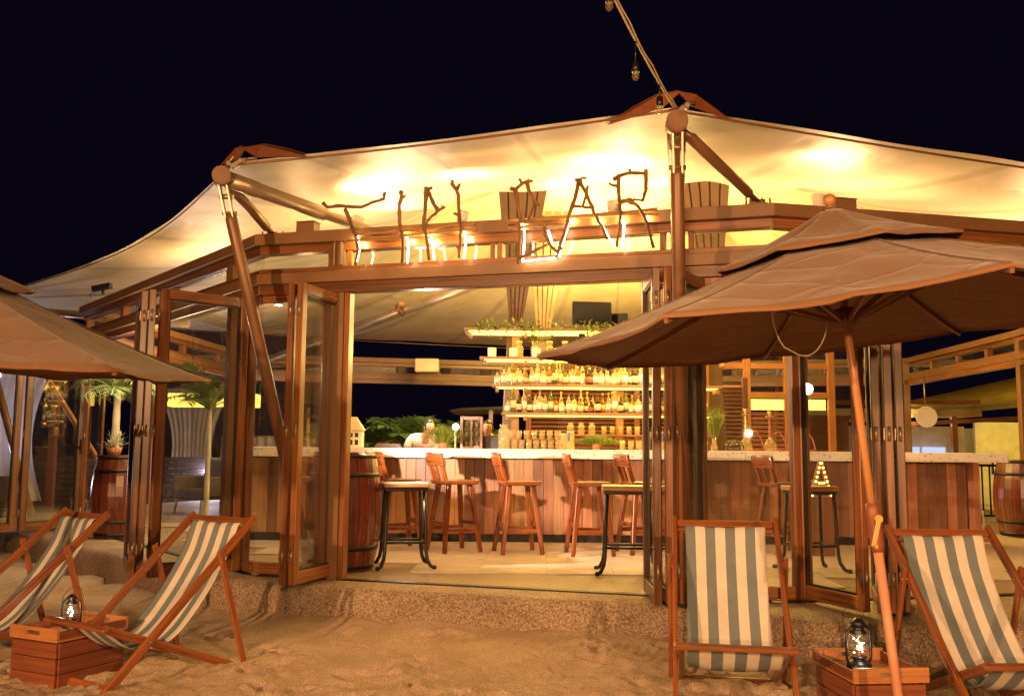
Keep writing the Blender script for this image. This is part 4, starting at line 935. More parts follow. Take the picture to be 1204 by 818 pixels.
# ---- bottles: kinds
def bottle_meshes():
    K = []
    def mk(name, prof, mat, lz, lh, lr, lmat, capr, capz, caph, cmat):
        mb = MB(); mb.lathe(prof, 12); b = mb.mesh(name, M[mat])
        mb = MB(); mb.lathe([(lr, lz), (lr+.0008, lz), (lr+.0008, lz+lh), (lr, lz+lh)], 12); l = mb.mesh('bottle_label', M[lmat])
        mb = MB(); mb.lathe([(0, capz), (capr, capz), (capr, capz+caph), (0, capz+caph)], 10); c = mb.mesh('bottle_cap', M[cmat]); K.append((b, l, c))
    wine = [(0, 0), (.037, 0), (.038, .01), (.038, .18), (.030, .21), (.014, .235), (.013, .29), (.016, .292), (.016, .30), (0, .30)]
    squat = [(0, 0), (.046, 0), (.047, .01), (.047, .13), (.040, .155), (.017, .175), (.015, .21), (.018, .212), (.018, .22), (0, .22)]
    tall = [(0, 0), (.034, 0), (.035, .01), (.035, .21), (.028, .235), (.013, .27), (.012, .33), (0, .33)]
    should = [(0, 0), (.038, 0), (.040, .03), (.043, .15), (.044, .165), (.030, .19), (.015, .20), (.014, .255), (0, .255)]
    mk('bottle', wine, 'bclear', .05, .09, .039, 'label', .015, .285, .03, 'cap')
    mk('bottle', wine, 'bamber', .05, .08, .039, 'label2', .015, .285, .03, 'gold')
    mk('bottle', wine, 'bgreen', .05, .08, .039, 'label', .015, .285, .03, 'gold')
    mk('bottle', squat, 'bclear', .03, .08, .048, 'label', .018, .205, .03, 'cap')
    mk('bottle', squat, 'bamber', .03, .08, .048, 'label2', .018, .205, .03, 'cap')
    mk('bottle', squat, 'bdark', .03, .08, .048, 'label3', .018, .205, .03, 'gold')
    mk('bottle', tall, 'bclear', .06, .10, .036, 'label', .014, .315, .03, 'white' if False else 'gold')
    mk('bottle', tall, 'bgreen', .06, .10, .036, 'label2', .014, .315, .03, 'cap')
    mk('bottle', should, 'bclear', .04, .09, .0435, 'label', .016, .245, .03, 'cap')
    mk('bottle', should, 'bdark', .04, .09, .0435, 'label2', .016, .245, .03, 'cap')
    mk('bottle', should, 'bamber', .04, .09, .0435, 'label', .016, .245, .03, 'gold')
    return K
BK = bottle_meshes()
DESC = ['slim clear bottle', 'slim amber bottle', 'slim green bottle', 'squat clear bottle', 'squat amber bottle', 'squat red-labelled bottle', 'tall clear bottle', 'tall green bottle', 'broad clear bottle', 'broad dark bottle', 'broad amber bottle']
ORD = ['leftmost', 'second from the left', 'third from the left', 'fourth from the left', 'fifth from the left', 'sixth from the left', 'seventh from the left', 'eighth from the left', 'ninth from the left', 'tenth from the left'] + \
      ['%s from the left' % w_ for w_ in ('eleventh', 'twelfth', 'thirteenth', 'fourteenth', 'fifteenth', 'sixteenth', 'seventeenth', 'eighteenth', 'nineteenth', 'twentieth', 'twenty-first', 'twenty-second', 'twenty-third', 'twenty-fourth', 'twenty-fifth', 'twenty-sixth', 'twenty-seventh', 'twenty-eighth', 'twenty-ninth', 'thirtieth', 'thirty-first', 'thirty-second', 'thirty-third', 'thirty-fourth', 'thirty-fifth', 'thirty-sixth')]
rs = random.Random(21)
def bottle_row(x0, x1, y, z, shelf, step=.068):
    x = x0; k = 0
    while x < x1 and k < 36:
        q = rs.choice([0, 0, 0, 1, 2, 3, 3, 3, 4, 5, 6, 6, 7, 8, 8, 8, 9, 9, 10]); b, l, c = BK[q]
        o = bpy.data.objects.new('bottle', b); COL.objects.link(o); o.location = (x, y+rs.uniform(-.05, .05), z+.001); o.rotation_euler = (0, 0, rs.uniform(0, 6)); sc = rs.uniform(.70, .98); o.scale = (sc, sc, sc)
        tag(o, '%s, %s on the %s' % (DESC[q], ORD[k], shelf), 'bottle', 'bottles on the back bar')
        for me, nm in ((l, 'bottle_label'), (c, 'bottle_cap')):
            p_ = bpy.data.objects.new(nm, me); COL.objects.link(p_); p_.parent = o
        x += step*rs.uniform(.95, 1.15)*(1.12 if q in (3, 4, 5) else 1); k += 1
bottle_row(-.19, 2.6, 12.22, 2.21, 'upper bottle shelf')
bottle_row(-.05, 2.6, 12.22, 1.845, 'lower bottle shelf')
bottle_row(.0, 2.0, 12.40, 2.21, 'upper bottle shelf, back row', .08)
bottle_row(.05, 2.0, 12.40, 1.845, 'lower bottle shelf, back row', .08)
# candle jars and pots on the second shelf
jar = MB(); jar.lathe([(0, 0), (.052, 0), (.055, .01), (.055, .11), (.050, .115), (.046, .11), (.046, .012), (0, .012)], 14); jme = jar.mesh('jar', M['label'])
jar = MB(); jar.lathe([(0, 0), (.040, 0), (.044, .01), (.047, .10), (.042, .12), (.030, .125), (.030, .14), (.034, .145), (.034, .155), (0, .155)], 14); gme = jar.mesh('glass_jar', M['bclear'])
lid = MB(); lid.lathe([(0, .155), (.036, .155), (.036, .175), (0, .178)], 12); lme_ = lid.mesh('lid', M['gold'])
for k, x in enumerate((-.26, .02, .32, .60, .86, 1.1)):
    o = bpy.data.objects.new('candle_jar', jme); COL.objects.link(o); o.location = (x, 12.15, 2.566); tag(o, 'white candle jar under the trailing vine, %s on the second shelf down' % ORD[k], 'jar', 'white jars on the second shelf')
for k in range(9):
    o = bpy.data.objects.new('glass_jar', gme); COL.objects.link(o); o.location = (.10+k*.20, 12.32, 2.566); o.scale = (1.1, 1.1, 1.3); tag(o, 'glass jar with gold lid, %s at the back of the second shelf' % ORD[k], 'jar', 'glass jars on the second shelf')
    p_ = bpy.data.objects.new('lid', lme_); COL.objects.link(p_); p_.parent = o
# drinking glasses stacked on the bar top
tum = MB(); tum.lathe([(0, 0), (.030, 0), (.032, .008), (.038, .11), (.035, .11), (.030, .014), (0, .014)], 12); tme = tum.mesh('drinking_glass', M['tumbler'])
k = 0
for row in range(2):
    for i in range(8-row):
        x = -.05+i*.088+row*.03 if row < 1 else -.03+i*.093+row*.03
        z = 1.376+row*.112
        if row == 2 and i > 6: continue
        o = bpy.data.objects.new('drinking_glass', tme); COL.objects.link(o); o.location = (x, 11.32+row*.008, z)
        tag(o, 'tumbler %s in the %s of glasses stacked on the bar top' % (ORD[i], ('bottom row', 'top row')[row]), 'glass', 'tumblers stacked on the bar top'); k += 1
for i in range(11):
    o = bpy.data.objects.new('drinking_glass', tme); COL.objects.link(o); o.location = (1.22+i*.11, 12.36, 1.571); tag(o, 'upturned glass %s on the step shelf below the bottles' % ORD[i], 'glass', 'glasses on the step shelf')
    o = bpy.data.objects.new('drinking_glass', tme); COL.objects.link(o); o.location = (1.35+i*.10, 11.40, 1.376); tag(o, 'tumbler %s on the bar top beside the right doors' % ORD[i], 'glass', 'tumblers at the right of the bar top')
for k, (x, z, lab) in enumerate(((.78, 1.571, 'squat glass jar on the step shelf left of the upturned glasses'), (.92, 1.571, 'second squat jar on the step shelf beside the upturned glasses'), (1.06, 1.571, 'third squat jar on the step shelf touching the upturned glasses'))):
    o = bpy.data.objects.new('glass_jar', gme); COL.objects.link(o); o.location = (x, 12.36, z); tag(o, lab, 'jar')
# big sealed jars on the stacked tumblers
o = bpy.data.objects.new('glass_jar', gme); COL.objects.link(o); o.location = (-.09, 11.42, 1.376); o.scale = (1.5, 1.5, 1.9); tag(o, 'big round glass jar at the left of the stacked tumblers', 'jar')
t = thing('drink_carton', 'yellow and blue drinks carton on the bar top behind the pale jug', 'carton', (.72, 11.42, 1.376)); mb = MB(); mb.box(-.045, .045, -.03, .03, 0, .22); mb.build('carton', M['canvasy'], t, bevel=.004); mb = MB(); mb.box(-.045, -.01, -.0325, -.0305, .1, .2); mb.build('panel', plain('blue_print', (.05, .12, .4), .5), t)
t = thing('jug', 'tall pale ribbed jug standing on the bar top', 'jug', (.63, 11.2, 1.376)); mb = MB(); mb.lathe([(0, 0), (.05, 0), (.055, .05), (.045, .13), (.042, .17), (.05, .19), (.044, .19), (.036, .17), (.04, .1), (0, .02)], 14); mb.build('body', M['bclear'], t); mb = MB(); mb.tube([(.045, 0, .16), (.085, 0, .15), (.085, 0, .07), (.052, 0, .05)], .007, 6); mb.build('handle', M['bclear'], t)

# ---- TV on the top shelf
def screen(label, loc, w_, h_, rz):
    t = thing('television', label, 'television', loc, rz)
    mb = MB(); mb.box(-w_/2, w_/2, -.03, .03, .06, .06+h_); mb.build('casing', M['blackp'], t, bevel=.008)
    mb = MB(); mb.box(-w_/2+.02, w_/2-.02, -.032, -.0305, .085, .04+h_); mb.build('screen', plain('screen_glass', (.008, .008, .01), .12), t)
    mb = MB(); mb.box(-.10, .10, -.07, .07, 0, .012); mb.bar((0, 0, .012), (0, 0, .07), .05, .03, up=(0, 1, 0)); mb.build('stand', M['blackp'], t, bevel=.003)
screen('black flat television standing on the top shelf of the back bar', (1.05, 12.22, 2.931), .52, .32, R(8))
screen('smaller dark screen half hidden behind the television', (1.42, 12.42, 2.931), .26, .20, R(-20))

# ---- plants
def blade(mb, p, d, L, wd, droop=.6, n_=5):
    """a single tapering strip leaf"""
    p = Vector(p); d = Vector(d).normalized(); side = d.cross(Vector((0, 0, 1)))
    side = side.normalized() if side.length > .01 else Vector((1, 0, 0)); b = len(mb.v); q = p.copy()
    for i in range(n_+1):
        t_ = i/n_; ww = wd*(1-t_)**.7*(.35+1.3*min(t_*2.5, 1)*.6) + .0004
        mb.v += [q-side*ww/2, q+side*ww/2]
        d = (d+Vector((0, 0, -droop/n_*(.4+t_)))).normalized(); q = q+d*(L/n_)
    for i in range(n_): mb.face((b+2*i, b+2*i+1, b+2*i+3, b+2*i+2), [(0, 0)]*4, True)
def frond_mesh(name, L, mat, rs, nl=22, wl=.02, ll=.30, droop=.9, up=.9):
    """palm frond growing along +X from the origin, with paired leaflets"""
    mb = MB(); pts = []; d = Vector((1, 0, up)).normalized(); q = Vector((0, 0, 0)); n_ = 10
    for i in range(n_+1):
        pts.append(q.copy()); d = (d+Vector((0, 0, -droop/n_*(.5+i/n_)))).normalized(); q += d*(L/n_)
    mb.tube(pts, [.010*(1-.8*i/n_)+.0015 for i in range(n_+1)], 5)
    for k in range(nl):
        t_ = .16+.84*k/nl; i = min(int(t_*n_), n_-1); p = pts[i].lerp(pts[i+1], t_*n_-i); dd = (pts[i+1]-pts[i]).normalized()
        for sg in (-1, 1):
            dr = dd*.75+Vector((0, sg*.9, .15)); blade(mb, p, dr+Vector((rs.uniform(-.15, .15),)*3), ll*(1-.55*abs(t_-.45)*1.6)*rs.uniform(.8, 1.1), wl, rs.uniform(.4, 1.0), 4)
    return mb.mesh(name, mat)
rs = random.Random(8)
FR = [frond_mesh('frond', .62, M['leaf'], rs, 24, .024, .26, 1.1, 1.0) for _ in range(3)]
FRP = [frond_mesh('frond', .5, M['leafp'] if False else plain('pale_green_frond', (.26, .32, .12), .45, 0, .1, 60, .3, .5, .25), rs, 18, .014, .26, 1.4, .9) for _ in range(2)]  # paler, yellower green than the other fronds
def palm(label, loc, h, fr, n_, trunk=.045, sc=1.0, lean=0, name='potted_palm', tr='trunk', group=None):
    t = thing(name, label, 'palm', loc, 0, group)
    mb = MB(); pts = [(lean*(k/8)**2, 0, h*k/8) for k in range(9)]; mb.tube(pts, [trunk*(1.15-.35*k/8)*(1+.08*(k % 2)) for k in range(9)], 10); mb.build('trunk', M[tr], t)
    for k in range(n_):
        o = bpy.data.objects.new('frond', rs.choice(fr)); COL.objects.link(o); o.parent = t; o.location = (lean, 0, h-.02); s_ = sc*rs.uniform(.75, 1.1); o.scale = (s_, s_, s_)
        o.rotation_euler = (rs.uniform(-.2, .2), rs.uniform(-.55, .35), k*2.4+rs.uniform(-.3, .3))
    return t
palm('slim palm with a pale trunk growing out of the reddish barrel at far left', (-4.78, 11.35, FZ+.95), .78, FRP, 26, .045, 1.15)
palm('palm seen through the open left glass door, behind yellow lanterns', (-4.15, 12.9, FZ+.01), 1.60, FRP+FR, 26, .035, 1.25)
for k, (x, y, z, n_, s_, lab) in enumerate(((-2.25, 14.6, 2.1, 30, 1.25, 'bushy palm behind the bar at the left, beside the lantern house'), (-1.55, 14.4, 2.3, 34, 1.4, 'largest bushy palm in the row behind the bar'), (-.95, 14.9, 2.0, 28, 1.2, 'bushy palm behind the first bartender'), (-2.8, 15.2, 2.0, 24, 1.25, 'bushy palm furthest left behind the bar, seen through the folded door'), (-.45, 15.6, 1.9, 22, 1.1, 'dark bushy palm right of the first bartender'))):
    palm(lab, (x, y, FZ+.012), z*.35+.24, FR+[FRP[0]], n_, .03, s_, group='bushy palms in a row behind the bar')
# low white flowering plant on the red barrel
t = thing('flowering_plant', 'pale flowering plant around the palm trunk on the reddish barrel', 'plant', (-4.72, 11.2, FZ+.985)); mb = MB(); mb.lathe([(0, 0), (.07, 0), (.09, .09), (.08, .09), (0, .07)], 12); mb.build('pot', M['clay'], t)
mb = MB()
for k in range(150):
    a, e = rs.uniform(0, 6.28), rs.uniform(.1, 1.5); d = Vector((math.cos(a)*math.cos(e), math.sin(a)*math.cos(e), math.sin(e))); blade(mb, Vector((0, 0, .08))+d*rs.uniform(.05, .17), d+Vector((rs.uniform(-.5, .5),)*3), .07, .02, .5, 3)
tag(mb.build('leaves', M['leafp'], t), kind='stuff')
def fluffy(label, loc, w_, h_, mat, n_=300, pot=True, name='potted_herb'):
    t = thing(name, label, 'plant', loc); 
    if pot: mb = MB(); mb.lathe([(0, 0), (.05, 0), (.06, .07), (.055, .07), (0, .06)], 12); mb.build('pot', M['clay'], t)
    mb = MB()
    for k in range(n_):
        a = rs.uniform(0, 6.28); x, y = rs.gauss(0, w_*.25), rs.gauss(0, .05); d = Vector((x*1.6, y*2, h_)).normalized(); L = h_*rs.uniform(.5, 1.0)
        blade(mb, (x*.5, y*.5, .05), d+Vector((rs.uniform(-.25, .25), rs.uniform(-.2, .2), 0)), L, .007, rs.uniform(.1, .6), 4)
        q = Vector((x*.5, y*.5, .05))+d*L*.7
        for _ in range(2): blade(mb, q, Vector((rs.uniform(-1, 1), rs.uniform(-1, 1), .6)), .05, .006, .4, 2)
    tag(mb.build('foliage', M[mat], t), kind='stuff')
fluffy('feathery yellow green plant on the bar in front of the first bartender', (-.82, 11.25, 1.376), .36, .27, 'leafy', 420)
fluffy('feathery dark green plant on the bar right of the jug', (1.02, 11.2, 1.376), .60, .17, 'leafy', 420)
fluffy('tall wispy green plant in a vase on the bar behind the corner window', (2.42, 11.2, 1.50), .16, .42, 'leafy', 200, False)
fluffy('little green plant sitting on the barrel at the right edge', (6.85, 12.4, FZ+1.0), .2, .22, 'leafy', 160)
fluffy('small pot plant on the window ledge at the far left of the bar', (-2.6, 11.3, 1.376), .2, .2, 'leafy', 160)
t = thing('vase', 'slim glass vase holding the wispy plant behind the corner window', 'vase', (2.42, 11.2, 1.376)); mb = MB(); mb.lathe([(0, 0), (.04, 0), (.045, .04), (.025, .09), (.03, .15), (.026, .15), (.02, .09), (.035, .04), (0, .02)], 12); mb.build('body', M['bclear'], t)
# trailing vine on the top shelf
t = thing('trailing_vine', 'leafy vine trailing along the edge of the top shelf', 'vine', (.6, 12.0, 2.93))
mb = MB(); st = MB()
for k in range(9):
    x = rs.uniform(-1.1, .9); pts = [(x, .05, .02)]
    for j in range(6): pts.append((pts[-1][0]+rs.uniform(-.10, .14), pts[-1][1]-(.03 if j < 2 else 0), pts[-1][2]-(0 if j < 1 else rs.uniform(.0, .07))))
    st.tube(pts, .004, 4)
    for p_ in pts:
        for _ in range(6): blade(mb, p_, (rs.uniform(-1, 1), rs.uniform(-1, .3), rs.uniform(-.6, .8)), rs.uniform(.04, .075), .032, .5, 3)
for k in range(420):
    x = rs.uniform(-1.15, 1.3); blade(mb, (x, rs.uniform(-.10, .12), rs.uniform(-.06, .08)), (rs.uniform(-1, 1), rs.uniform(-1, .3), rs.uniform(-.4, .9)), rs.uniform(.04, .085), .036, .5, 3)
st.build('stem', M['leafy'], t); tag(mb.build('leaves', M['leafy'], t), kind='stuff')

# ---- things on the bar top, left to right
t = thing('lantern_house', 'little cream wooden house ornament on the bar by the left doors', 'ornament', (-1.86, 11.15, 1.376))
mb = MB(); mb.box(-.13, .10, -.09, .09, 0, .20); mb.build('body', M['label'], t, bevel=.004)
mb = MB(); mb.hexa([(-.15, -.11, .20), (.12, -.11, .20), (.12, .11, .20), (-.15, .11, .20), (-.05, -.02, .36), (.02, -.02, .36), (.02, .02, .36), (-.05, .02, .36)]); mb.build('roof', M['label2'], t, bevel=.003)
for i in range(3): mb = MB(); mb.box(-.11+i*.065, -.07+i*.065, -.094, -.0905, .03, .09); mb.build('window', M['frame_dark'], t)
for i in range(3): mb = MB(); mb.box(-.11+i*.065, -.07+i*.065, -.094, -.0905, .12, .17); mb.build('window', M['frame_dark'], t)
t = thing('menu_stand', 'flat stack of dark menus lying on the bar before the palms', 'menus', (-1.45, 11.2, 1.376))
for i in range(4): mb = MB(); mb.box(-.17+.01*i, .15-.01*i, -.1, .1, .001+i*.012, .012+i*.012); mb.build('menu', M['crate'] if i % 2 else M['blackp'], t, bevel=.002)
t = thing('display_cabinet', 'small wooden glass fronted cabinet with little cups on three shelves', 'cabinet', (-.53, 12.6, FZ+.9+.18))
CW, CH = .30, .44
mb = MB(); mb.box(-CW/2, -CW/2+.04, -.12, .12, 0, CH); mb.box(CW/2-.04, CW/2, -.12, .12, 0, CH); mb.box(-CW/2+.04, CW/2-.04, -.12, .12, CH-.05, CH); mb.box(-CW/2+.04, CW/2-.04, -.12, .12, 0, .05); mb.box(-CW/2+.04, CW/2-.04, .09, .12, .05, CH-.05)
mb.build('case', M['chair'], t, bevel=.004)
for z in (.16, .28): mb = MB(); mb.box(-CW/2+.04, CW/2-.04, -.10, .09, z, z+.012); mb.build('shelf', M['chair'], t)
mb = MB(); mb.box(-CW/2+.04, CW/2-.04, -.108, -.104, .05, CH-.05); mb.build('pane', M['glass'], t)
mb = MB(); mb.box(-.012, .012, -.122, -.109, .05, CH-.05); mb.build('stile', M['chair'], t)
for z in (.051, .173, .293):
    for i in range(3): mb = MB(); mb.lathe([(0, 0), (.024, 0), (.028, .06), (0, .06)], 10, (-.07+.07*i, -.02, z)); mb.build('cup', M['label'] if z < .3 else M['label3'], t)
t2 = thing('side_table', 'dark table carrying the little glass fronted cabinet behind the bar', 'table', (-.52, 12.6, FZ+.01)); mb = MB(); mb.box(-.45, .45, -.2, .2, 1.02, 1.065); mb.build('table_top', M['louver'], t2, bevel=.004)
for sx in (-1, 1):
    for sy in (-1, 1): mb = MB(); mb.box(sx*.41-.025, sx*.41+.025, sy*.16-.025, sy*.16+.025, 0, 1.019); mb.build('leg', M['louver'], t2)
t = thing('hookah_lamp', 'round glowing white globe lamp beside the little cabinet', 'lamp', (-.74, 12.5, FZ+1.068)); mb = MB(); mb.tube([(0, 0, 0), (0, 0, .02), (0, 0, .03), (0, 0, .26)], [.06, .06, .012, .012], 12); mb.build('stem', M['gold'], t); mb = MB(); mb.ball((0, 0, .31), .045, 14, 10); mb.build('globe', glow('globe_glow', (.95, .9, 1), 5), t)

def hookah(label, loc, sc, mat):
    t = thing('hookah', label, 'hookah', loc); t.scale = (sc, sc, sc)
    mb = MB(); mb.lathe([(0, 0), (.07, 0), (.085, .05), (.07, .12), (.03, .17), (.025, .20), (0, .20)], 16); mb.build('vase', M['bclear'], t)
    mb = MB(); mb.lathe([(.0, .20), (.026, .20), (.018, .24), (.03, .26), (.016, .29), (.028, .32), (.014, .35), (.026, .38), (.014, .42), (.022, .45), (.0, .46)], 14); mb.build('stem', M[mat], t)
    mb = MB(); mb.lathe([(0, .46), (.06, .465), (.062, .472), (.012, .475), (.02, .49), (.038, .53), (.03, .54), (0, .535)], 14); mb.build('bowl', M['gold'], t)
    mb = MB(); mb.tube([(.02, 0, .22), (.12, -.03, .26), (.19, -.05, .14), (.22, -.04, .02), (.12, -.12, .012), (0, -.14, .012)], .010, 7); mb.build('hose', M['label3'], t)
hookah('brass hookah with a ball shaped stem on the bar behind the corner window', (2.80, 11.2, 1.376), .92, 'gold')
hookah('hookah with red striped stem right of the brass one', (3.10, 11.25, 1.376), .88, 'label3')
hookah('last hookah of the three, nearest the right door frame', (3.42, 11.2, 1.376), .88, 'label3')
t = thing('glass_dome', 'wire ribbed glass dome lying on the bar behind the corner window', 'bowl', (2.62, 11.05, 1.376))
mb = MB(); mb.lathe([(.001, .13), (.06, .118), (.105, .08), (.12, .0)], 18); mb.build('dome', M['glass'], t)
for k in range(5):
    a = k*math.pi/5; mb = MB(); mb.tube([(.122*math.cos(a)*math.cos(q*math.pi/8), .122*math.sin(a)*math.cos(q*math.pi/8), .003+.132*math.sin(q*math.pi/8)) for q in range(9)], .004, 5); mb.build('wire', M['black'], t)
t = thing('alarm_button', 'round red alarm button on the far frame seen through the corner window', 'alarm', (3.37, 16.0, 2.62)); mb = MB(); mb.tube([(0, 0, 0), (0, -.05, 0)], .10, 18); mb.build('bell', M['red'], t); mb = MB(); mb.tube([(0, -.05, 0), (0, -.06, 0)], .03, 12); mb.build('button', M['black'], t)
# the wooden frame that carries it
t = thing('inner_partition', 'wooden framed inner partition behind the hookahs with glowing yellow band', 'partition', (4.2, 16.1, FZ))
for xx in (-.95, -.15, .55, 1.3): mb = MB(); mb.box(xx-.06, xx+.06, -.04, .04, 0, 2.8); mb.build('post', M['tray'], t, bevel=.004)
for z in (.95, 2.05, 2.55): mb = MB(); mb.box(-.89, -.21, -.035, .035, z-.05, z+.05); mb.box(-.09, .49, -.035, .035, z-.05, z+.05); mb.box(.61, 1.24, -.035, .035, z-.05, z+.05); mb.build('rail', M['tray'], t, bevel=.004)
for k in range(9): mb = MB(); mb.box(-.88, -.22, -.01, .012, 1.10+k*.075, 1.155+k*.075); mb.box(-.08, .48, -.01, .012, 1.10+k*.075, 1.155+k*.075); mb.build('slat', M['louver'], t)
mb = MB(); mb.box(-.88, 1.22, .06, .075, 1.80, 1.98); mb.build('lit_panel', glow('lit_panel', (.9, .75, .10), 1.6), t)
# framed speaker hung on the far ring beam
t = thing('loudspeaker', 'cream box loudspeaker mounted on the far roof beam in the middle', 'loudspeaker', (-1.72, 18.95, 2.9)); mb = MB(); mb.box(-.24, .24, -.14, .10, 0, .27); mb.build('cabinet', M['white'], t, bevel=.015); mb = MB(); mb.box(-.22, .22, -.146, -.141, .02, .25); mb.build('grille', M['label'], t); mb = MB(); mb.box(-.17, -.11, -.150, -.147, .12, .15); mb.build('badge', M['white'], t)
mb = MB(); mb.bar((0, .10, .13), (0, .5, .13), .06, .06); mb.build('bracket', M['steel'], t)

# ---- people: continuous skinned bodies behind the bar
def skin_mesh(name, verts, edges, radii, mat, parent, sub=2):
    me = bpy.data.meshes.new(name); me.from_pydata(verts, edges, []); o = bpy.data.objects.new(name, me); COL.objects.link(o); o.parent = parent
    sk = o.modifiers.new('skin', 'SKIN'); sv = me.skin_vertices[0].data
    for i, r_ in enumerate(radii): sv[i].radius = (r_, r_) if not hasattr(r_, '__len__') else r_
    sv[0].use_root = True; ss = o.modifiers.new('sub', 'SUBSURF'); ss.levels = sub; ss.render_levels = sub
    me.materials.append(mat); sk.use_smooth_shade = True; return o
def person(label, loc, rz, H, lean, shirt, arms, look=0):
    t = thing('person', label, 'person', loc, rz); k = H/1.72
    P = lambda x, y, z: (x*k, (y-math.sin(lean)*max(0, z-.95))*k, (z if z < .95 else .95+(z-.95)*math.cos(lean))*k)
    nk = P(0, -.02, 1.45)
    ver = [P(0, 0, .95), P(0, -.01, 1.12), P(0, 0, 1.28), P(0, 0, 1.40), P(0, -.02, 1.47), P(0, -.035, 1.53)]
    ed = [(0, 1), (1, 2), (2, 3), (3, 4), (4, 5)]; ra = [(.15, .10), (.135, .095), (.155, .105), (.12, .08), (.05, .05), (.048, .05)]
    for sg, (el, ha) in zip((-1, 1), arms):
        b = len(ver); ver += [P(sg*.17, 0, 1.40), P(sg*.20, 0, 1.36), P(*el), P(*ha)]; ed += [(3, b), (b, b+1), (b+1, b+2), (b+2, b+3)]; ra += [.06, .052, .040, .028]
        h = Vector(P(*ha)); el_ = Vector(P(*el)); dr = (h-el_).normalized(); sd = Vector((1, 0, 0))*sg
        b = len(ver); ver.append(tuple(h+dr*.07*k)); ed.append((b-1, b)); ra.append((.036, .016))
        for f in range(4):                                   # fingers of unequal length, bent
            q = h+dr*.10*k+sd*(.030-.019*f)*k; L = (.062, .072, .066, .05)[f]; b2 = len(ver); ver += [tuple(q), tuple(q+dr*L*.5*k+Vector((0, 0, -.006))), tuple(q+dr*L*.9*k+Vector((0, 0, -.028)))]; ed += [(b, b2), (b2, b2+1), (b2+1, b2+2)]; ra += [.009, .008, .007]
        q = h+dr*.04*k-sd*.035*k; b2 = len(ver); ver += [tuple(q), tuple(q+dr*.045*k-sd*.012)]; ed += [(b-1, b2), (b2, b2+1)]; ra += [.011, .008]
    for sg in (-1, 1):
        b = len(ver); ver += [P(sg*.09, 0, .90), P(sg*.10, -.02, .50), P(sg*.10, .01, .09), P(sg*.11, -.12, .035)]; ed += [(0, b), (b, b+1), (b+1, b+2), (b+2, b+3)]; ra += [.085, .058, .04, .035]
    skin_mesh('body', ver, ed, ra, M['skin'], t)
    # shirt: same chain a little larger
    n0 = 5; v2 = [P(0, 0, .90), P(0, -.01, 1.12), P(0, 0, 1.28), P(0, 0, 1.40), P(0, -.015, 1.455)]; e2 = [(0, 1), (1, 2), (2, 3), (3, 4)]; r2 = [(.172, .125), (.152, .115), (.172, .125), (.138, .098), (.062, .062)]
    for sg, (el, ha) in zip((-1, 1), arms):
        b = len(v2); m_ = tuple(Vector((sg*.20, 0, 1.36)).lerp(Vector(el), .75)); v2 += [P(sg*.17, 0, 1.40), P(sg*.205, 0, 1.36), P(*m_)]; e2 += [(3, b), (b, b+1), (b+1, b+2)]; r2 += [.075, .068, .06]
    skin_mesh('shirt', v2, e2, r2, M[shirt], t)
    v3 = [P(0, 0, .96)]; e3 = []; r3 = [(.165, .12)]
    for sg in (-1, 1):
        b = len(v3); v3 += [P(sg*.09, 0, .88), P(sg*.10, -.02, .50), P(sg*.10, .01, .10)]; e3 += [(0, b), (b, b+1), (b+1, b+2)]; r3 += [.098, .07, .055]
    skin_mesh('trousers', v3, e3, r3, M['shirtb'], t)
    # head with a face
    hc = Vector(P(0, -.05, 1.62)); hd = bpy.data.objects.new('head', None)
    mb = MB(); n_, m_ = 24, 20; b = 0
    for i in range(m_+1):
        th = math.pi*i/m_
        for j in range(n_):
            a = 2*math.pi*j/n_; x, y, z = math.sin(th)*math.cos(a), math.sin(th)*math.sin(a), math.cos(th)
            X, Y, Z = x*.076, y*.095, z*.118
            if z < 0: X *= 1+z*.28; Y *= 1+z*.12
            fr = max(0, -y)
            g = lambda cx, cz, s_: math.exp(-((X-cx)**2+(Z-cz)**2)/s_**2)*fr
            Y -= .022*g(0, -.012, .014)+.012*g(0, .008, .011)+.008*g(0, -.048, .016)+.006*g(0, -.088, .022)
            Y += .010*(g(.030, .014, .015)+g(-.030, .014, .015))
            Y -= .004*(g(.030, .036, .018)+g(-.030, .036, .018))
            mb.v.append(hc+Vector((X, Y, Z))*k)
    for i in range(m_):
        for j in range(n_): mb.face((i*n_+j, (i+1)*n_+j, (i+1)*n_+(j+1) % n_, i*n_+(j+1) % n_), [(0, 0)]*4, True)
    for sg in (-1, 1): mb.ball(hc+Vector((sg*.078, .005, -.005))*k, .02*k, 8, 6, (.4, .8, 1.3))
    head = mb.build('head', M['skin'], t)
    for sg in (-1, 1): mb = MB(); mb.ball(hc+Vector((sg*.029, -.076, .012))*k, .0115*k, 10, 8, (1.3, .8, .7)); mb.build('eye', M['blackp'], head)
    mb = MB(); mb.ball(hc+Vector((0, -.094, -.050))*k, .018*k, 10, 6, (1.2, .35, .3)); mb.build('mouth', M['label3'], head)
    mb = MB(); rr = random.Random(2)
    for i in range(9):
        th = math.pi*.60*i/8
        for j in range(20):
            a = 2*math.pi*j/20; x, y, z = math.sin(th)*math.cos(a), math.sin(th)*math.sin(a), math.cos(th); q = 1.10+rr.uniform(-.02, .03)
            if y < -.35 and z < .55: q = .86
            mb.v.append(hc+Vector((x*.076*q, y*.095*q+.006, z*.118*q+.004))*k)
    for i in range(8):
        for j in range(20): mb.face((i*20+j, (i+1)*20+j, (i+1)*20+(j+1) % 20, i*20+(j+1) % 20), [(0, 0)]*4, True)
    mb.build('hair', M['hair'], head)
    return t
person('bartender in a white shirt looking down behind the yellow green plant', (-1.42, 13.6, FZ+.01), R(35), 1.62, .72, 'shirt', (((-.26, -.12, 1.12), (-.12, -.34, 1.06)), ((.26, -.12, 1.12), (.12, -.34, 1.06))))
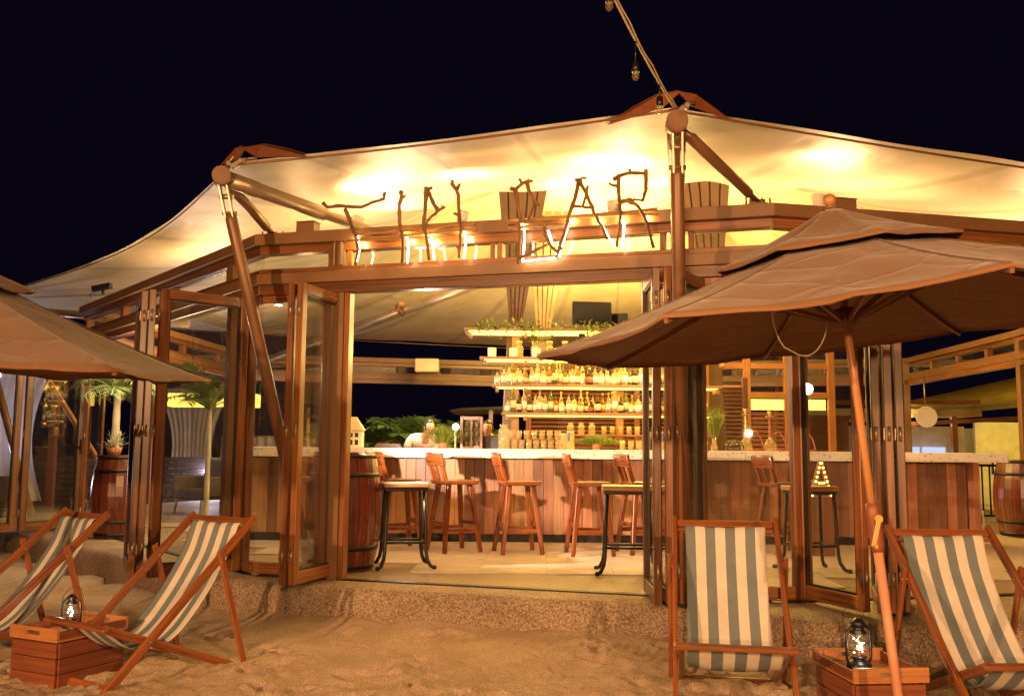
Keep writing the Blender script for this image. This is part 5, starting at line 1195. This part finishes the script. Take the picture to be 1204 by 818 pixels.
person('dark haired bartender in black behind the little cabinet, only the head showing', (-.27, 13.7, FZ+.01), R(-8), 1.60, .68, 'shirtb', (((-.26, -.10, 1.12), (-.14, -.32, 1.06)), ((.26, -.10, 1.12), (.14, -.32, 1.06))))
t = thing('monitor', 'back of a dark till monitor hiding the second bartender', 'monitor', (-.25, 12.9, FZ+.012)); mb = MB(); mb.box(-.15, .15, -.02, .02, 1.05, 1.265); mb.build('casing', M['blackp'], t, bevel=.008); mb = MB(); mb.bar((0, 0, 0), (0, 0, 1.06), .05, .05, up=(0, 1, 0)); mb.box(-.15, .15, -.12, .12, 0, .02); mb.build('stand', M['black'], t)

# lamps that light the bar
downlight((-2.3, 9.1, 2.86), 'small added black downlight under the ring beam above the big barrel', 22, (1, .62, .30), (-1.2, 10.6, .4), 110)
downlight((.9, 12.0, 2.86), 'small added black downlight at the front of the top bar shelf', 30, YEL, (.9, 11.1, 1.3), 120)
for x in (-2.2, 0.2, 3.4): point('bar_fill_light', (x, 9.9, 3.0), 12, (1, .62, .28), .12)  # added fill points without fittings, warming the whole bar
for x, y, z, e in ((.9, 14.3, 4.4, 190), (2.4, 14.3, 4.4, 240), (1.6, 15.8, 4.3, 170)): point('roof_glow_lamp', (x, y, z), e, (1, .64, .15), .25)
point('far_left_lamp', (-4.4, 14.6, 2.8), 40, (1, .62, .35), .1)
point('palm_fill_light', (-1.2, 13.0, 2.3), 45, (1, .85, .6), .1); point('back_bar_lamp', (2.0, 11.75, 2.75), 70, (1, .68, .2), .1)  # palm point added only to brighten the fronds behind the bar
point('palm_fill_light', (-4.2, 10.6, 2.3), 34, (1, .80, .5), .08)  # added fill for the left palm and its barrel, no fitting
# ================================================================== FOREGROUND
# ---- umbrellas
def umbrella(label, loc, tilt, rz, rad=1.45, rimz=1.92, topz=2.48, pole=True, bottom=-.12):
    t = thing('beach_umbrella', label, 'umbrella', loc); t.rotation_euler = (tilt[0], tilt[1], rz)
    n8 = 8
    def tier(r0, z0, r1, z1, sag, belly, hem, name, thick=.004, ns=12, nr=14):
        mb = MB(); rows = []
        for i in range(nr+1):
            f = i/nr; row = []
            for j in range(n8*ns+1):
                a = 2*math.pi*j/(n8*ns); ph = (j % ns)/ns; seg = math.cos(math.pi/n8)/math.cos((ph-.5)*2*math.pi/n8)
                r_ = r0+(r1-r0)*f; rr = r_*(seg-.05*f*f*4*ph*(1-ph)*.6)
                z = z0+(z1-z0)*f - sag*math.sin(math.pi*f)*.0 - belly*4*ph*(1-ph)*f
                z += sag*(f*f-f)
                cr = noise.noise((math.cos(a)*rr*3+loc[0], math.sin(a)*rr*3, f*1.3))*.028+noise.noise((math.cos(a)*rr*8+9, math.sin(a)*rr*8, f*2))*.012
                z += cr*(4*ph*(1-ph))*min(1, f*3)
                row.append((rr*math.cos(a), rr*math.sin(a), z))
            rows.append(row)
        hemrow = [(x*.999, y*.999, z-hem) for x, y, z in rows[-1]]; rows.append(hemrow)
        mb.sheet(rows, thick, uvs=lambda i, j: (j*.1, i*.1)); return mb.build(name, M['umb'], t)
    can_ = tier(.30, topz-.10, rad, rimz, .10, .028, .012, 'canopy', thick=.0016)
    top = tier(.015, topz+.10, .60, topz-.155, .06, .012, .014, 'vent_canopy', thick=.0016, ns=8, nr=8)
    mb = MB()
    for k in range(n8):                                       # seams
        a = 2*math.pi*k/n8; mb.tube([(r_*math.cos(a), r_*math.sin(a), topz-.10+(rimz-topz+.10)*((r_-.30)/(rad-.30))+.10*(((r_-.30)/(rad-.30))**2-(r_-.30)/(rad-.30))+.004) for r_ in np.linspace(.32, rad, 8)], .0035, 4)
    mb.build('seam', M['umb'], can_)
    for k in range(n8):
        a = 2*math.pi*k/n8; c, s_ = math.cos(a), math.sin(a)
        f = lambda r_: topz-.10+(rimz-topz+.10)*((r_-.30)/(rad-.30))+.10*(((r_-.30)/(rad-.30))**2-(r_-.30)/(rad-.30))-.022
        pts = [(.04*c, .04*s_, topz-.02)]+[(r_*c, r_*s_, f(r_)) for r_ in np.linspace(.32, rad-.01, 6)]
        mb = MB()
        for i in range(len(pts)-1): mb.bar(pts[i], pts[i+1], .016, .024)
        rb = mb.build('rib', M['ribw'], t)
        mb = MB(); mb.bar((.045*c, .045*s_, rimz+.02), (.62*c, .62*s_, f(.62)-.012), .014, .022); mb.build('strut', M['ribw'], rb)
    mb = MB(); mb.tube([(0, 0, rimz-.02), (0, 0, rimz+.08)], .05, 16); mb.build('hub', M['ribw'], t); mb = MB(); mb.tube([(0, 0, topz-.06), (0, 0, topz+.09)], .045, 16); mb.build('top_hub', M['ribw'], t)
    mb = MB(); mb.ball((0, 0, topz+.135), .034, 14, 10); mb.tube([(0, 0, topz+.09), (0, 0, topz+.12)], .014, 8); mb.build('finial', M['umbw'], t)
    mb = MB(); mb.tube([(0, 0, 1.14), (0, 0, topz)], .019, 16); mb.build('pole', M['umbw'], t)
    mb = MB(); mb.tube([(0, 0, bottom), (0, 0, .96)], .0225, 16); mb.build('lower_pole', plain('salmon_pole', (.55, .25, .14), .5, 0, .05), t)
    red = plain('crank_housing_red', (.28, .085, .045), .45)
    mb = MB(); mb.tube([(0, 0, .93), (0, 0, .96), (0, 0, 1.13), (0, 0, 1.16)], [.026, .032, .032, .026], 16); cb = mb.build('crank_box', red, t)
    mb = MB(); mb.tube([(0, -.04, 1.09), (0, -.065, 1.09)], .020, 12); mb.tube([(0, -.06, 1.09), (0, -.072, 1.09)], .018, 16); mb.bar((0, -.070, 1.09), (-.045, -.074, .97), .018, .010, up=(0, 1, 0)); mb.tube([(-.045, -.07, .97), (-.045, -.11, .97)], .009, 8); mb.build('crank_handle', M['gold'], cb)
    return t
u1 = umbrella('large brown two tier umbrella on a wooden pole over the right hand deck chairs', (1.86, 4.55, -.02), (0, R(-6.2), 0), 0, 1.53, 2.03, 2.52)
mb = MB(); cpts = [(-.28+.0*k, -.35, 2.02-.0) for k in range(1)]
mb.tube([(-.30-.13*math.cos(a_)-(.02*math.sin(a_) if a_ < 1 else 0), -.25, 2.12-.24*math.sin(a_)) for a_ in np.linspace(0, 2.75, 16)], .0035, 6); mb.build('cord', M['label'], u1)
u2 = umbrella('brown two tier umbrella cut off by the left edge over the left deck chairs', (-3.42, 5.2, 0), (R(3.0), R(2.0), 0), R(20), 1.60, 1.84, 2.44)

# ---- deck chairs
def deck_chair(label, group='striped folding deck chairs on the sand'):
    t = thing('deck_chair', label, 'deck chair', (0, 0, 0), 0, group); W = .305; wd = M['deck']
    TOP, AG, BF, BR = (.60, .955), (-.46, 0), (-.37, .40), (.58, .03)     # (y, z): sitter faces -Y
    P = lambda x, q: Vector((x, q[0], q[1]))
    for sg in (-1, 1):
        x = sg*W; d = (P(x, TOP)-P(x, AG)).normalized(); mb = MB(); mb.bar(P(x, AG)-d*.0, P(x, TOP)+d*.045, .028, .052, up=(0, .6, .8)); mb.build('long_rail', wd, t, bevel=.006, seg=2)
        x = sg*(W-.032); d = (P(x, BF)-P(x, BR)).normalized(); mb = MB(); mb.bar(P(x, BR)-d*.03, P(x, BF)+d*.03, .028, .048, up=(0, -.4, .9)); mb.build('seat_rail', wd, t, bevel=.006, seg=2)
        x = sg*(W+.030); A = (.35, .721); mb = MB(); mb.bar(P(x, BR)+Vector((0, .0, -.02)), P(x, A)+Vector((0, -.01, .07)), .024, .040, up=(0, 1, .1)); mb.build('prop', wd, t, bevel=.005)
        mb = MB(); mb.tube([P(x-sg*.045, A), P(x+sg*.017, A)], .007, 8); mb.build('bolt', M['steel'], t); mb = MB(); mb.tube([P(sg*(W-.05), (-.118, .304)), P(sg*(W+.018), (-.118, .304))], .007, 8); mb.build('bolt', M['steel'], t)
    mb = MB(); mb.bar(P(-W+.015, TOP), P(W-.015, TOP), .030, .045, up=(0, .6, .8)); mb.build('top_rail', wd, t, bevel=.006)
    mb = MB(); mb.bar(P(-W+.016, (.572, .918)), P(W-.016, (.572, .918)), .018, .02, up=(0, .6, .8)); mb.build('canvas_rod', wd, t, bevel=.004)
    mb = MB(); mb.bar(P(-W-.005, (BF[0]-.035, BF[1]+.012)), P(W+.005, (BF[0]-.035, BF[1]+.012)), .045, .024, up=(0, -.3, .95)); mb.build('front_rail', wd, t, bevel=.006)
    mb = MB(); mb.bar(P(-W+.016, (-.375, .078)), P(W-.016, (-.375, .078)), .024, .045, up=(0, .6, .8)); mb.build('cross_bar', wd, t, bevel=.005)
    mb = MB(); mb.bar(P(-W+.05, (.535, .045)), P(W-.05, (.535, .045)), .045, .024); mb.build('cross_bar', wd, t, bevel=.005)
    # the sling
    prof = [(.590, .900), (.592, .932), (.572, .938), (.552, .915), (.535, .865), (.49, .745), (.42, .63), (.345, .52), (.265, .42), (.175, .325), (.08, .262), (-.02, .235), (-.12, .238), (-.21, .268), (-.29, .325), (-.35, .378), (-.385, .415)]
    fine = []
    for i in range(len(prof)-1):
        for j in range(4):
            t_ = j/4; p0, p1, p2, p3 = [prof[max(0, min(len(prof)-1, i+q))] for q in (-1, 0, 1, 2)]
            fine.append(tuple(.5*((2*p1[a])+(-p0[a]+p2[a])*t_+(2*p0[a]-5*p1[a]+4*p2[a]-p3[a])*t_**2+(-p0[a]+3*p1[a]-3*p2[a]+p3[a])*t_**3) for a in (0, 1)))
    fine.append(prof[-1]); rows = []; ww = .246; n_ = 36
    for i, (y, z) in enumerate(fine):
        f = i/len(fine); row = []
        for j in range(n_+1):
            u = j/n_*2-1; dz = .018*u*u*math.sin(math.pi*f)+.006*noise.noise((u*3, f*7, 2))+.010*math.exp(-((u+.05)/.13)**2-((f-.3)/.08)**2)
            nar = 1-.05*math.sin(math.pi*f); row.append((u*ww*nar, y, z+dz))
        rows.append(row)
    mb = MB(); mb.sheet(rows, .003, uvs=lambda i, j: (j/n_, i/len(fine))); mb.build('canvas', M['stripe'], t)
    return t
dc = deck_chair('green and cream striped deck chair between the pole and doors, facing the camera squarely')
dc.location = (1.22, 5.28, -.03); dc.rotation_euler = (0, 0, R(-10))
dup(dc, (2.56, 5.02, -.05), R(2), 'green and cream striped deck chair at the right edge behind the umbrella pole')
dup(dc, (-2.30, 5.92, -.07), R(-34), 'green and cream striped deck chair turned sideways in front of the left glass door')
dup(dc, (-3.40, 6.22, -.07), R(-40), 'striped deck chair cut off by the left edge under the left umbrella')
# deck chair copy set beyond the left leaf to imitate a reflection
dup(dc, (-6.9, 10.9, .02), R(-60), 'striped deck chair copy behind the far left glass leaf, imitating a reflection')

# ---- crates with trays and lanterns
def crate(label, loc, rz, w_=.50, d_=.66, h=.30):
    t = thing('crate_table', label, 'crate table', loc, rz, 'wooden crate tables')
    nb = 3; bh = (h-.004)/nb
    for i in range(nb):
        z0 = i*bh; z1 = z0+bh-.004
        for a in (-1, 1):
            mb = MB(); mb.box(-w_/2, w_/2, a*d_/2-.009, a*d_/2+.009, z0, z1); mb.build('board', M['crate'], t, bevel=.003)
            mb = MB(); mb.box(a*w_/2-.009, a*w_/2+.009, -d_/2+.012, d_/2-.012, z0, z1); mb.build('board', M['crate'], t, bevel=.003)
    mb = MB(); mb.box(-w_/2+.02, w_/2-.02, -d_/2+.02, d_/2-.02, h-.015, h); mb.build('top', M['crate'], t)
    tr = thing('serving_tray', 'wooden tray with slot handles lying on the ' + ('left' if loc[0] < 0 else 'right') + ' crate table', 'tray', (loc[0], loc[1], loc[2]+h+.002), rz)
    W, D_ = w_+.03, d_+.03
    mb = MB(); mb.box(-W/2, W/2, -D_/2, D_/2, 0, .012); mb.build('base', M['tray'], tr, bevel=.002)
    for a in (-1, 1):
        y = a*(D_/2-.008); mb = MB(); H_ = .075
        mb.box(-W/2, -.055, y-.008, y+.008, .0125, H_); mb.box(.055, W/2, y-.008, y+.008, .0125, H_); mb.box(-.055, .055, y-.008, y+.008, .0125, .03); mb.box(-.055, .055, y-.008, y+.008, .055, H_); mb.build('end_board', M['tray'], tr)
        x = a*(W/2-.008); mb = MB(); mb.box(x-.008, x+.008, -D_/2+.017, D_/2-.017, .0125, .060); mb.build('side_board', M['crate'], tr, bevel=.002)
    return t
crate('low dark red wooden crate table under the left deck chair', (-2.68, 5.86, -.03), R(-26), .38, .48, .27)
crate('low dark red wooden crate table between the two right deck chairs', (1.90, 5.10, -.06), R(6), .37, .46, .28)

def lantern(label, loc, rz, sc=1):
    t = thing('hurricane_lantern', label, 'lantern', loc, rz, 'black hurricane lanterns'); t.scale = (sc,)*3; bk_ = M['blackp']
    mb = MB(); mb.lathe([(0, 0), (.062, 0), (.066, .006), (.066, .03), (.055, .045), (.035, .052), (.03, .062), (.042, .066), (.042, .074), (0, .074)], 20); mb.build('tank', bk_, t)
    mb = MB(); mb.lathe([(.036, .076), (.052, .105), (.055, .13), (.046, .165), (.034, .19)], 20); mb.build('globe', M['glass'], t)
    mb = MB(); mb.lathe([(0, .19), (.040, .19), (.048, .20), (.030, .215), (.030, .235), (.042, .24), (.036, .255), (.018, .27), (.010, .275), (0, .275)], 18); mb.build('chimney_cap', bk_, t)
    mb = MB()
    for sg in (-1, 1): mb.tube([(sg*.058, 0, .02), (sg*.078, 0, .06), (sg*.080, 0, .14), (sg*.074, 0, .20), (sg*.045, 0, .235), (sg*.03, 0, .24)], .008, 8)
    mb.build('side_tube', bk_, t)
    mb = MB()
    for z in (.11, .15): mb.tube([(.058*math.cos(a), .058*math.sin(a), z) for a in np.linspace(0, 2*math.pi, 17)], .0022, 5)
    mb.tube([(-.078, 0, .2), (-.085, .02, .25), (-.05, .05, .31), (0, .06, .325), (.05, .05, .31), (.085, .02, .25), (.078, 0, .2)], .0022, 5); mb.build('wire_guard', bk_, t)
    rs_ = random.Random(1)
    for k in range(9): mb = MB(); mb.ball((rs_.uniform(-.024, .024), rs_.uniform(-.024, .024), .09+k*.009), .0042, 6, 5); mb.build('led', M['led_cool'], t)
    mb = MB(); mb.tube([(0, 0, .075), (.01, .01, .10), (-.012, 0, .12), (.008, -.01, .14), (0, 0, .16)], .002, 4); mb.build('wire', M['gold'], t)
    return t
ln = lantern('black hurricane lantern with twinkling lights on the left crate table', (-2.72, 5.95, .256), 0, .74)
l2 = dup(ln, (1.845, 5.08, .236), R(20), 'black hurricane lantern with twinkling lights on the right crate beside the umbrella pole'); l2.scale = (.98,)*3
point('lantern_light', (-2.72, 5.90, .38), .25, (1, .85, .6), .02); point('lantern_light', (1.845, 5.02, .36), .3, (1, .85, .6), .02)

# ---- string of unlit bulbs from the pole top up over the camera
t = thing('bulb_string', 'cable with hanging clear bulbs running up from the tall pole top', 'string lights', (1.13, 6.30, 3.70))
mb = MB(); A = Vector((1.13, 6.3, 3.72)); B_ = Vector((.34, 4.7, 4.14)); cab = []
for i in range(13):
    q = A.lerp(B_, i/12); q.z -= .05*4*(i/12)*(1-i/12); cab.append(q)
mb.tube(cab, .007, 6); mb.tube([q+Vector((.018, 0, .012*math.sin(i*2))) for i, q in enumerate(cab)], .005, 6); mb.build('cable', M['label2'], t, world=True)
for i, dz in ((2.6, .09), (5.9, .14), (9.0, .02)):
    q = cab[int(i)].lerp(cab[int(i)+1], i-int(i)); mb = MB(); mb.tube([q, q+Vector((0, 0, -dz))], .005, 6); so = q+Vector((0, 0, -dz)); mb.tube([so, so+Vector((0, 0, -.065))], [.020, .024], 12); h = mb.build('lamp_holder', M['blackp'], t, world=True)
    mb = MB(); mb.ball(so+Vector((0, 0, -.088)), .024, 14, 10, (1, 1, 1.15)); mb.build('bulb', glass('bulb_glass', (1, .95, .85), 1.0, (.7, .5, .3), .15), h, world=True)
    mb = MB(); mb.tube([so+Vector((-.005, 0, -.07)), so+Vector((0, 0, -.095)), so+Vector((.005, 0, -.07))], .0015, 4); mb.build('filament', M['gold'], h, world=True)

# ================================================================== SURROUNDINGS
# white drapes and dark furniture beyond the left side
def drape(label, p0, p1, z0, z1, n_=60, amp=.06, gather=0):
    t = thing('curtain', label, 'curtain', (*p0, z0), 0, 'white gauze drapes'); p0, p1 = Vector((*p0, 0)), Vector((*p1, 0)); d = (p1-p0).normalized(); nn = Vector((d.y, -d.x, 0)); rows = []
    for i in range(14):
        f = i/13; row = []; wv_ = 1-gather*math.sin(math.pi*f*.9)
        for j in range(n_+1):
            s_ = j/n_; q = p0.lerp(p1, .5+(s_-.5)*wv_)+nn*(amp*math.sin(j*1.05)+amp*.4*math.sin(j*.37+f)); row.append((q.x-p0.x, q.y-p0.y, (z1-z0)*(1-f)))
        rows.append(row)
    mb = MB(); mb.sheet(rows, 0); mb.build('cloth', M['curtain'], t); mb = MB(); mb.tube([(0, 0, z1-z0+.01), tuple(p1-p0+Vector((0, 0, z1-z0+.01)))], .02, 8); mb.build('rod', M['steel'], t)
drape('white drape hanging at the far left behind the glass leaf', (-11.6, 17.6), (-8.9, 18.2), .3, 3.0, gather=.25)
drape('gathered white drape behind the left open glass door', (-7.7, 20.4), (-6.2, 20.6), .3, 2.6, gather=.45)
drape('white drape right of the gathered one behind the left open glass door', (-6.6, 21.4), (-4.6, 21.6), .3, 1.6)
point('terrace_lamp', (-9.6, 16.4, .8), 60, (.85, .80, 1.0), .1); point('terrace_lamp', (-6.3, 19.7, .8), 75, (.85, .80, 1.0), .08)
def lounge_chair(label, loc, rz):
    t = thing('lounge_chair', label, 'chair', loc, rz, 'dark lounge chairs beyond the left windows')
    mb = MB(); mb.box(-.32, .32, -.30, .32, .24, .40); mb.build('seat', M['sofa'], t, bevel=.03); mb = MB(); mb.hexa([(-.32, .24, .41), (.32, .24, .41), (.32, .34, .41), (-.32, .34, .41), (-.30, .34, .86), (.30, .34, .86), (.30, .42, .86), (-.30, .42, .86)]); mb.build('backrest', M['sofa'], t, bevel=.03)
    for sx in (-1, 1):
        mb = MB(); mb.box(sx*.36-.035, sx*.36+.035, -.28, .34, .28, .60); mb.build('armrest', M['sofa'], t, bevel=.02)
        for sy in (-1, 1): mb = MB(); mb.bar((sx*.28, sy*.25, .24), (sx*.31, sy*.28, 0), .03, .03, up=(0, 1, 0)); mb.build('leg', M['steel'], t)
    return t
lc = lounge_chair('dark lounge chair seen through the far left glass leaf', (-8.2, 15.0, .0), R(20))
dup(lc, (-5.0, 15.3, FZ+.01), R(-30), 'dark lounge chair seen low through the left open glass door'); dup(lc, (-4.3, 16.4, FZ+.01), R(10), 'dark lounge chair behind the other one through the left open door')
dup(lc, (-9.6, 16.2, .0), R(-15), 'dark lounge chair in front of the far left drape')
t = thing('round_table', 'high round dark table seen through the left open glass door', 'table', (-4.0, 14.4, FZ+.012)); mb = MB(); mb.tube([(0, 0, 1.02), (0, 0, 1.05)], .32, 24); mb.build('table_top', M['black'], t); mb = MB(); mb.tube([(0, 0, .02), (0, 0, 1.02)], .035, 10); mb.build('column', M['black'], t); mb = MB(); mb.tube([(0, 0, 0), (0, 0, .02)], .24, 20); mb.build('foot', M['black'], t)
# yellow lanterns over the palm (fabric lamp shades lit from within)
for k, (x, lab) in enumerate(((-5.35, 'left of the two glowing yellow box shades over the palm behind the left glass door'), (-4.55, 'right of the two glowing yellow box shades over the palm behind the left glass door'))):
    t = thing('pendant_lamp', lab, 'pendant lamp', (x, 15.6, 2.02), 0, 'glowing yellow box shades'); mb = MB(); mb.box(-.33, .33, -.15, .15, 0, .22); mb.build('shade', glow('shade_glow', (.85, .55, .08), 1.3), t, bevel=.01); mb = MB(); mb.tube([(0, 0, .22), (0, 0, 1.2)], .006, 6); mb.build('cord', M['black'], t)
# wall and roof forms at far left, dark
t = thing('side_pavilion', 'dark neighbouring pavilion beyond the left windows with slanting beams', 'pavilion', (-8.5, 19.5, 0))
for x in (-3, -1, 1, 3): mb = MB(); mb.box(x-.07, x+.07, -.07, .07, 0, 2.7); mb.build('post', M['louver'], t)
mb = MB(); mb.box(-3.2, 3.2, -.1, .1, 2.71, 2.9); mb.build('beam', M['louver'], t)
for k in range(8): mb = MB(); mb.box(-2.9, 2.9, .2, .26, .2+.12*k, .30+.12*k); mb.build('board', M['sofa'], t)
# slanting pole outside the far left
t = thing('slanting_pole', 'thin slanting wooden pole crossing behind the far left glass leaf', 'pole', (-5.7, 13.7, FZ)); mb = MB(); mb.tube([(.3, 0, 0), (-2.2, 0.4, 3.4)], .04, 10); mb.build('pole', M['umbw'], t); mb = MB(); mb.tube([(.3, 0, 0), (.3, 0, .02)], .1, 12); mb.build('foot', M['steel'], t)
# small furled parasol seen far behind the bar
t = thing('market_canopy', 'low dark canopy with pale edge beyond the little cabinet', 'canopy', (1.4, 24.0, .22))
mb = MB(); mb.hexa([(-2.9, -1.6, 2.05), (2.4, -1.6, 2.25), (2.4, 1.6, 2.25), (-2.9, 1.6, 2.05), (-2.6, -1.4, 2.12), (2.4, -1.4, 2.35), (2.4, 1.4, 2.35), (-2.6, 1.4, 2.12)]); mb.build('roof', M['wallw'], t)
for x in (-1.9, 1.9): mb = MB(); mb.box(x-.05, x+.05, -1.2, -1.1, 0, 2.1); mb.build('post', M['steel'], t)

# right side: neighbouring restaurant with yellow canvas roof
t = thing('restaurant_pavilion', 'neighbouring pavilion with glowing yellow canvas roof and white walls on the right', 'pavilion', (13.5, 24.5, -.55))
mb = MB(); mb.sheet([[(-5.4, -2.5, 2.60), (-2, -2.9, 2.95), (1.5, -3.1, 3.45), (6, -3.2, 4.2)], [(-5.4, 1, 2.75), (-2, 1, 3.4), (1.5, 1, 4.2), (6, 1, 5)], [(-5.4, 4, 2.6), (-2, 4, 3.0), (1.5, 4, 3.5), (6, 4, 4.2)]], .05); mb.build('canvas_roof', M['canvasy'], t)
mb = MB(); mb.box(-3.2, 6, 2.0, 2.15, 0, 2.6); mb.build('wall', M['wallw'], t)
mb = MB(); mb.box(-.9, 6, 1.0, 1.1, 0, 2.75); mb.build('wall', M['wallw'], t)
for x in (-4.6, -3.0, -1.2, .4, 2.2): mb = MB(); mb.box(x-.06, x+.06, -2.3, -2.18, 0, 2.75+.07*(x+4.6)); mb.build('post', M['tray'], t)
mb = MB(); mb.bar((-4.7, -2.24, 2.55), (4.5, -2.24, 3.1), .14, .10); mb.build('beam', M['tray'], t)
mb = MB(); mb.box(-.5, .0, .96, .995, 1.35, 1.75); w_ = mb.build('picture_frame', M['black'], t); mb = MB(); mb.box(-.45, -.05, .95, .959, 1.40, 1.70); mb.build('picture', M['label'], w_)
for k in range(3):
    mb = MB(); mb.box(-4.9+k*.62, -4.35+k*.62, -2.0, -1.97, 1.75, 2.05); mb.build('window', glow('lit_window', (.55, .62, 1.0), .45), t)
point('restaurant_lamp', (13.0, 22.6, 1.9), 60, (1, .74, .12), .15); point('restaurant_lamp', (10.2, 24.0, 2.1), 22, (1, .80, .45), .15); point('restaurant_lamp', (15.5, 22.6, 2.1), 60, (1, .74, .12), .15)
t = thing('kiosk', 'small lit kiosk with brown shutters beyond the right end of the counter', 'kiosk', (8.6, 22.5, -.4))
mb = MB(); mb.box(-1.6, -.55, -.1, .1, 0, 2.6); mb.build('shutter_wall', M['louver'], t)
for k in range(14): mb = MB(); mb.box(-1.5, -.65, -.13, -.105, 1.3+k*.09, 1.36+k*.09); mb.build('slat', M['louver'], t)
mb = MB(); mb.box(-.5, 2.4, .3, .45, 0, 2.4); mb.build('wall', M['wallw'], t); mb = MB(); mb.box(-1.9, 2.4, -.6, .6, 2.62, 2.78); mb.build('roof', M['canvasy'], t); mb = MB(); mb.bar((-1.9, -.7, 2.9), (2.3, -.7, 2.95), .12, .10); mb.build('beam', M['tray'], t)
mb = MB(); mb.box(.6, .66, -.3, .28, 0, 2.5); mb.build('post', M['tray'], t); mb = MB(); mb.box(-.35, .35, -.1, .2, 1.0, 1.7); mb.build('drinks_fridge', glow('fridge_glow', (.5, .6, 1), .35), t)
point('kiosk_lamp', (9.2, 22.0, 2.2), 16, (1, .8, .6), .1)
t = thing('globe_speaker', 'round white loudspeaker hanging beyond the right end of the counter', 'loudspeaker', (7.62, 17.2, 2.02)); mb = MB(); mb.tube([(0, .1, 0), (0, 0, 0), (0, -.02, 0)], [.16, .20, .19], 24); mb.build('dish', M['white'], t); mb = MB(); mb.tube([(0, .05, .15), (0, .05, .75)], .015, 8); mb.build('stem', M['steel'], t)
# black railing
t = thing('railing', 'black metal railing between the counter end and the right barrel', 'railing', (7.3, 14.9, FZ))
mb = MB(); mb.box(-.5, 1.4, -.02, .02, .88, .92); mb.build('top_rail', M['black'], t); mb = MB(); mb.box(-.5, 1.4, -.02, .02, .10, .13); mb.build('bottom_rail', M['black'], t)
for k in range(16): mb = MB(); mb.box(-.47+k*.12, -.45+k*.12, -.01, .01, .13, .88); mb.build('baluster', M['black'], t)
t = thing('floor_sign', 'little white card sign standing by the railing foot', 'sign', (6.72, 13.6, FZ+.012)); mb = MB(); mb.box(-.07, .07, -.01, .01, 0, .26); mb.build('board', M['white'], t); mb = MB(); mb.box(-.04, .04, -.013, -.0105, .06, .20); mb.build('symbol', M['black'], t)
# marquee letters A made of little bulbs, behind the glass at right
def marquee(label, loc, rz, h=.46):
    t = thing('marquee_letter', label, 'lit letter', loc, rz, 'yellow marquee letters of small bulbs'); w_ = h*.55
    mb = MB(); mb.bar((-w_/2, 0, 0), (0, 0, h), .045, .03, up=(0, 1, 0)); mb.bar((w_/2, 0, 0), (0, 0, h-.001), .045, .032, up=(0, 1, 0)); mb.bar((-w_/4, 0, h*.36), (w_/4, 0, h*.36), .034, .04); mb.build('letter_body', M['louver'], t, label='the letter A')
    for k in range(8):
        for sg in (-1, 1): mb = MB(); f = k/7.5; mb.ball((sg*w_/2*(1-f), -.026, h*f), .011, 8, 6); mb.build('bulb', glow('marquee_bulb', (1, .70, .10), 5) if not bpy.data.materials.get('marquee_bulb') else bpy.data.materials['marquee_bulb'], t)
    for k in range(3): mb = MB(); mb.ball((-w_/8+k*w_/8, -.026, h*.36), .010, 8, 6); mb.build('bulb', bpy.data.materials['marquee_bulb'], t)
    return t
mq = marquee('yellow bulb letter A glowing low behind the glass between the right deck chairs', (3.25, 9.9, .92), 0, .36)
t = thing('sign_pedestal', 'slim dark stand carrying the glowing letter A', 'stand', (3.25, 9.93, FZ+.012)); mb = MB(); mb.box(-.12, .12, -.06, .08, 0, .62); mb.build('column', M['louver'], t, bevel=.004)

# litter and shells on the sand
for k, (x, y, lab) in enumerate(((-.65, 7.36, 'small white scrap on the sand near the step, left of centre'), (.60, 6.80, 'larger white scrap on the sand below the folded right doors'), (-1.6, 6.5, 'small pale shell on the sand in front of the left doors'))):
    mb = MB(); mb.hexa([(-.035, -.008, 0), (.035, -.012, 0), (.03, .01, 0), (-.03, .008, 0), (-.03, -.006, .006), (.03, -.008, .004), (.026, .006, .007), (-.028, .006, .004)]); o = mb.build('shell_fragment', M['white'], None, loc=(x, y, .01)); tag(o, lab, 'shell')
    o.rotation_euler = (0, 0, k*.5)
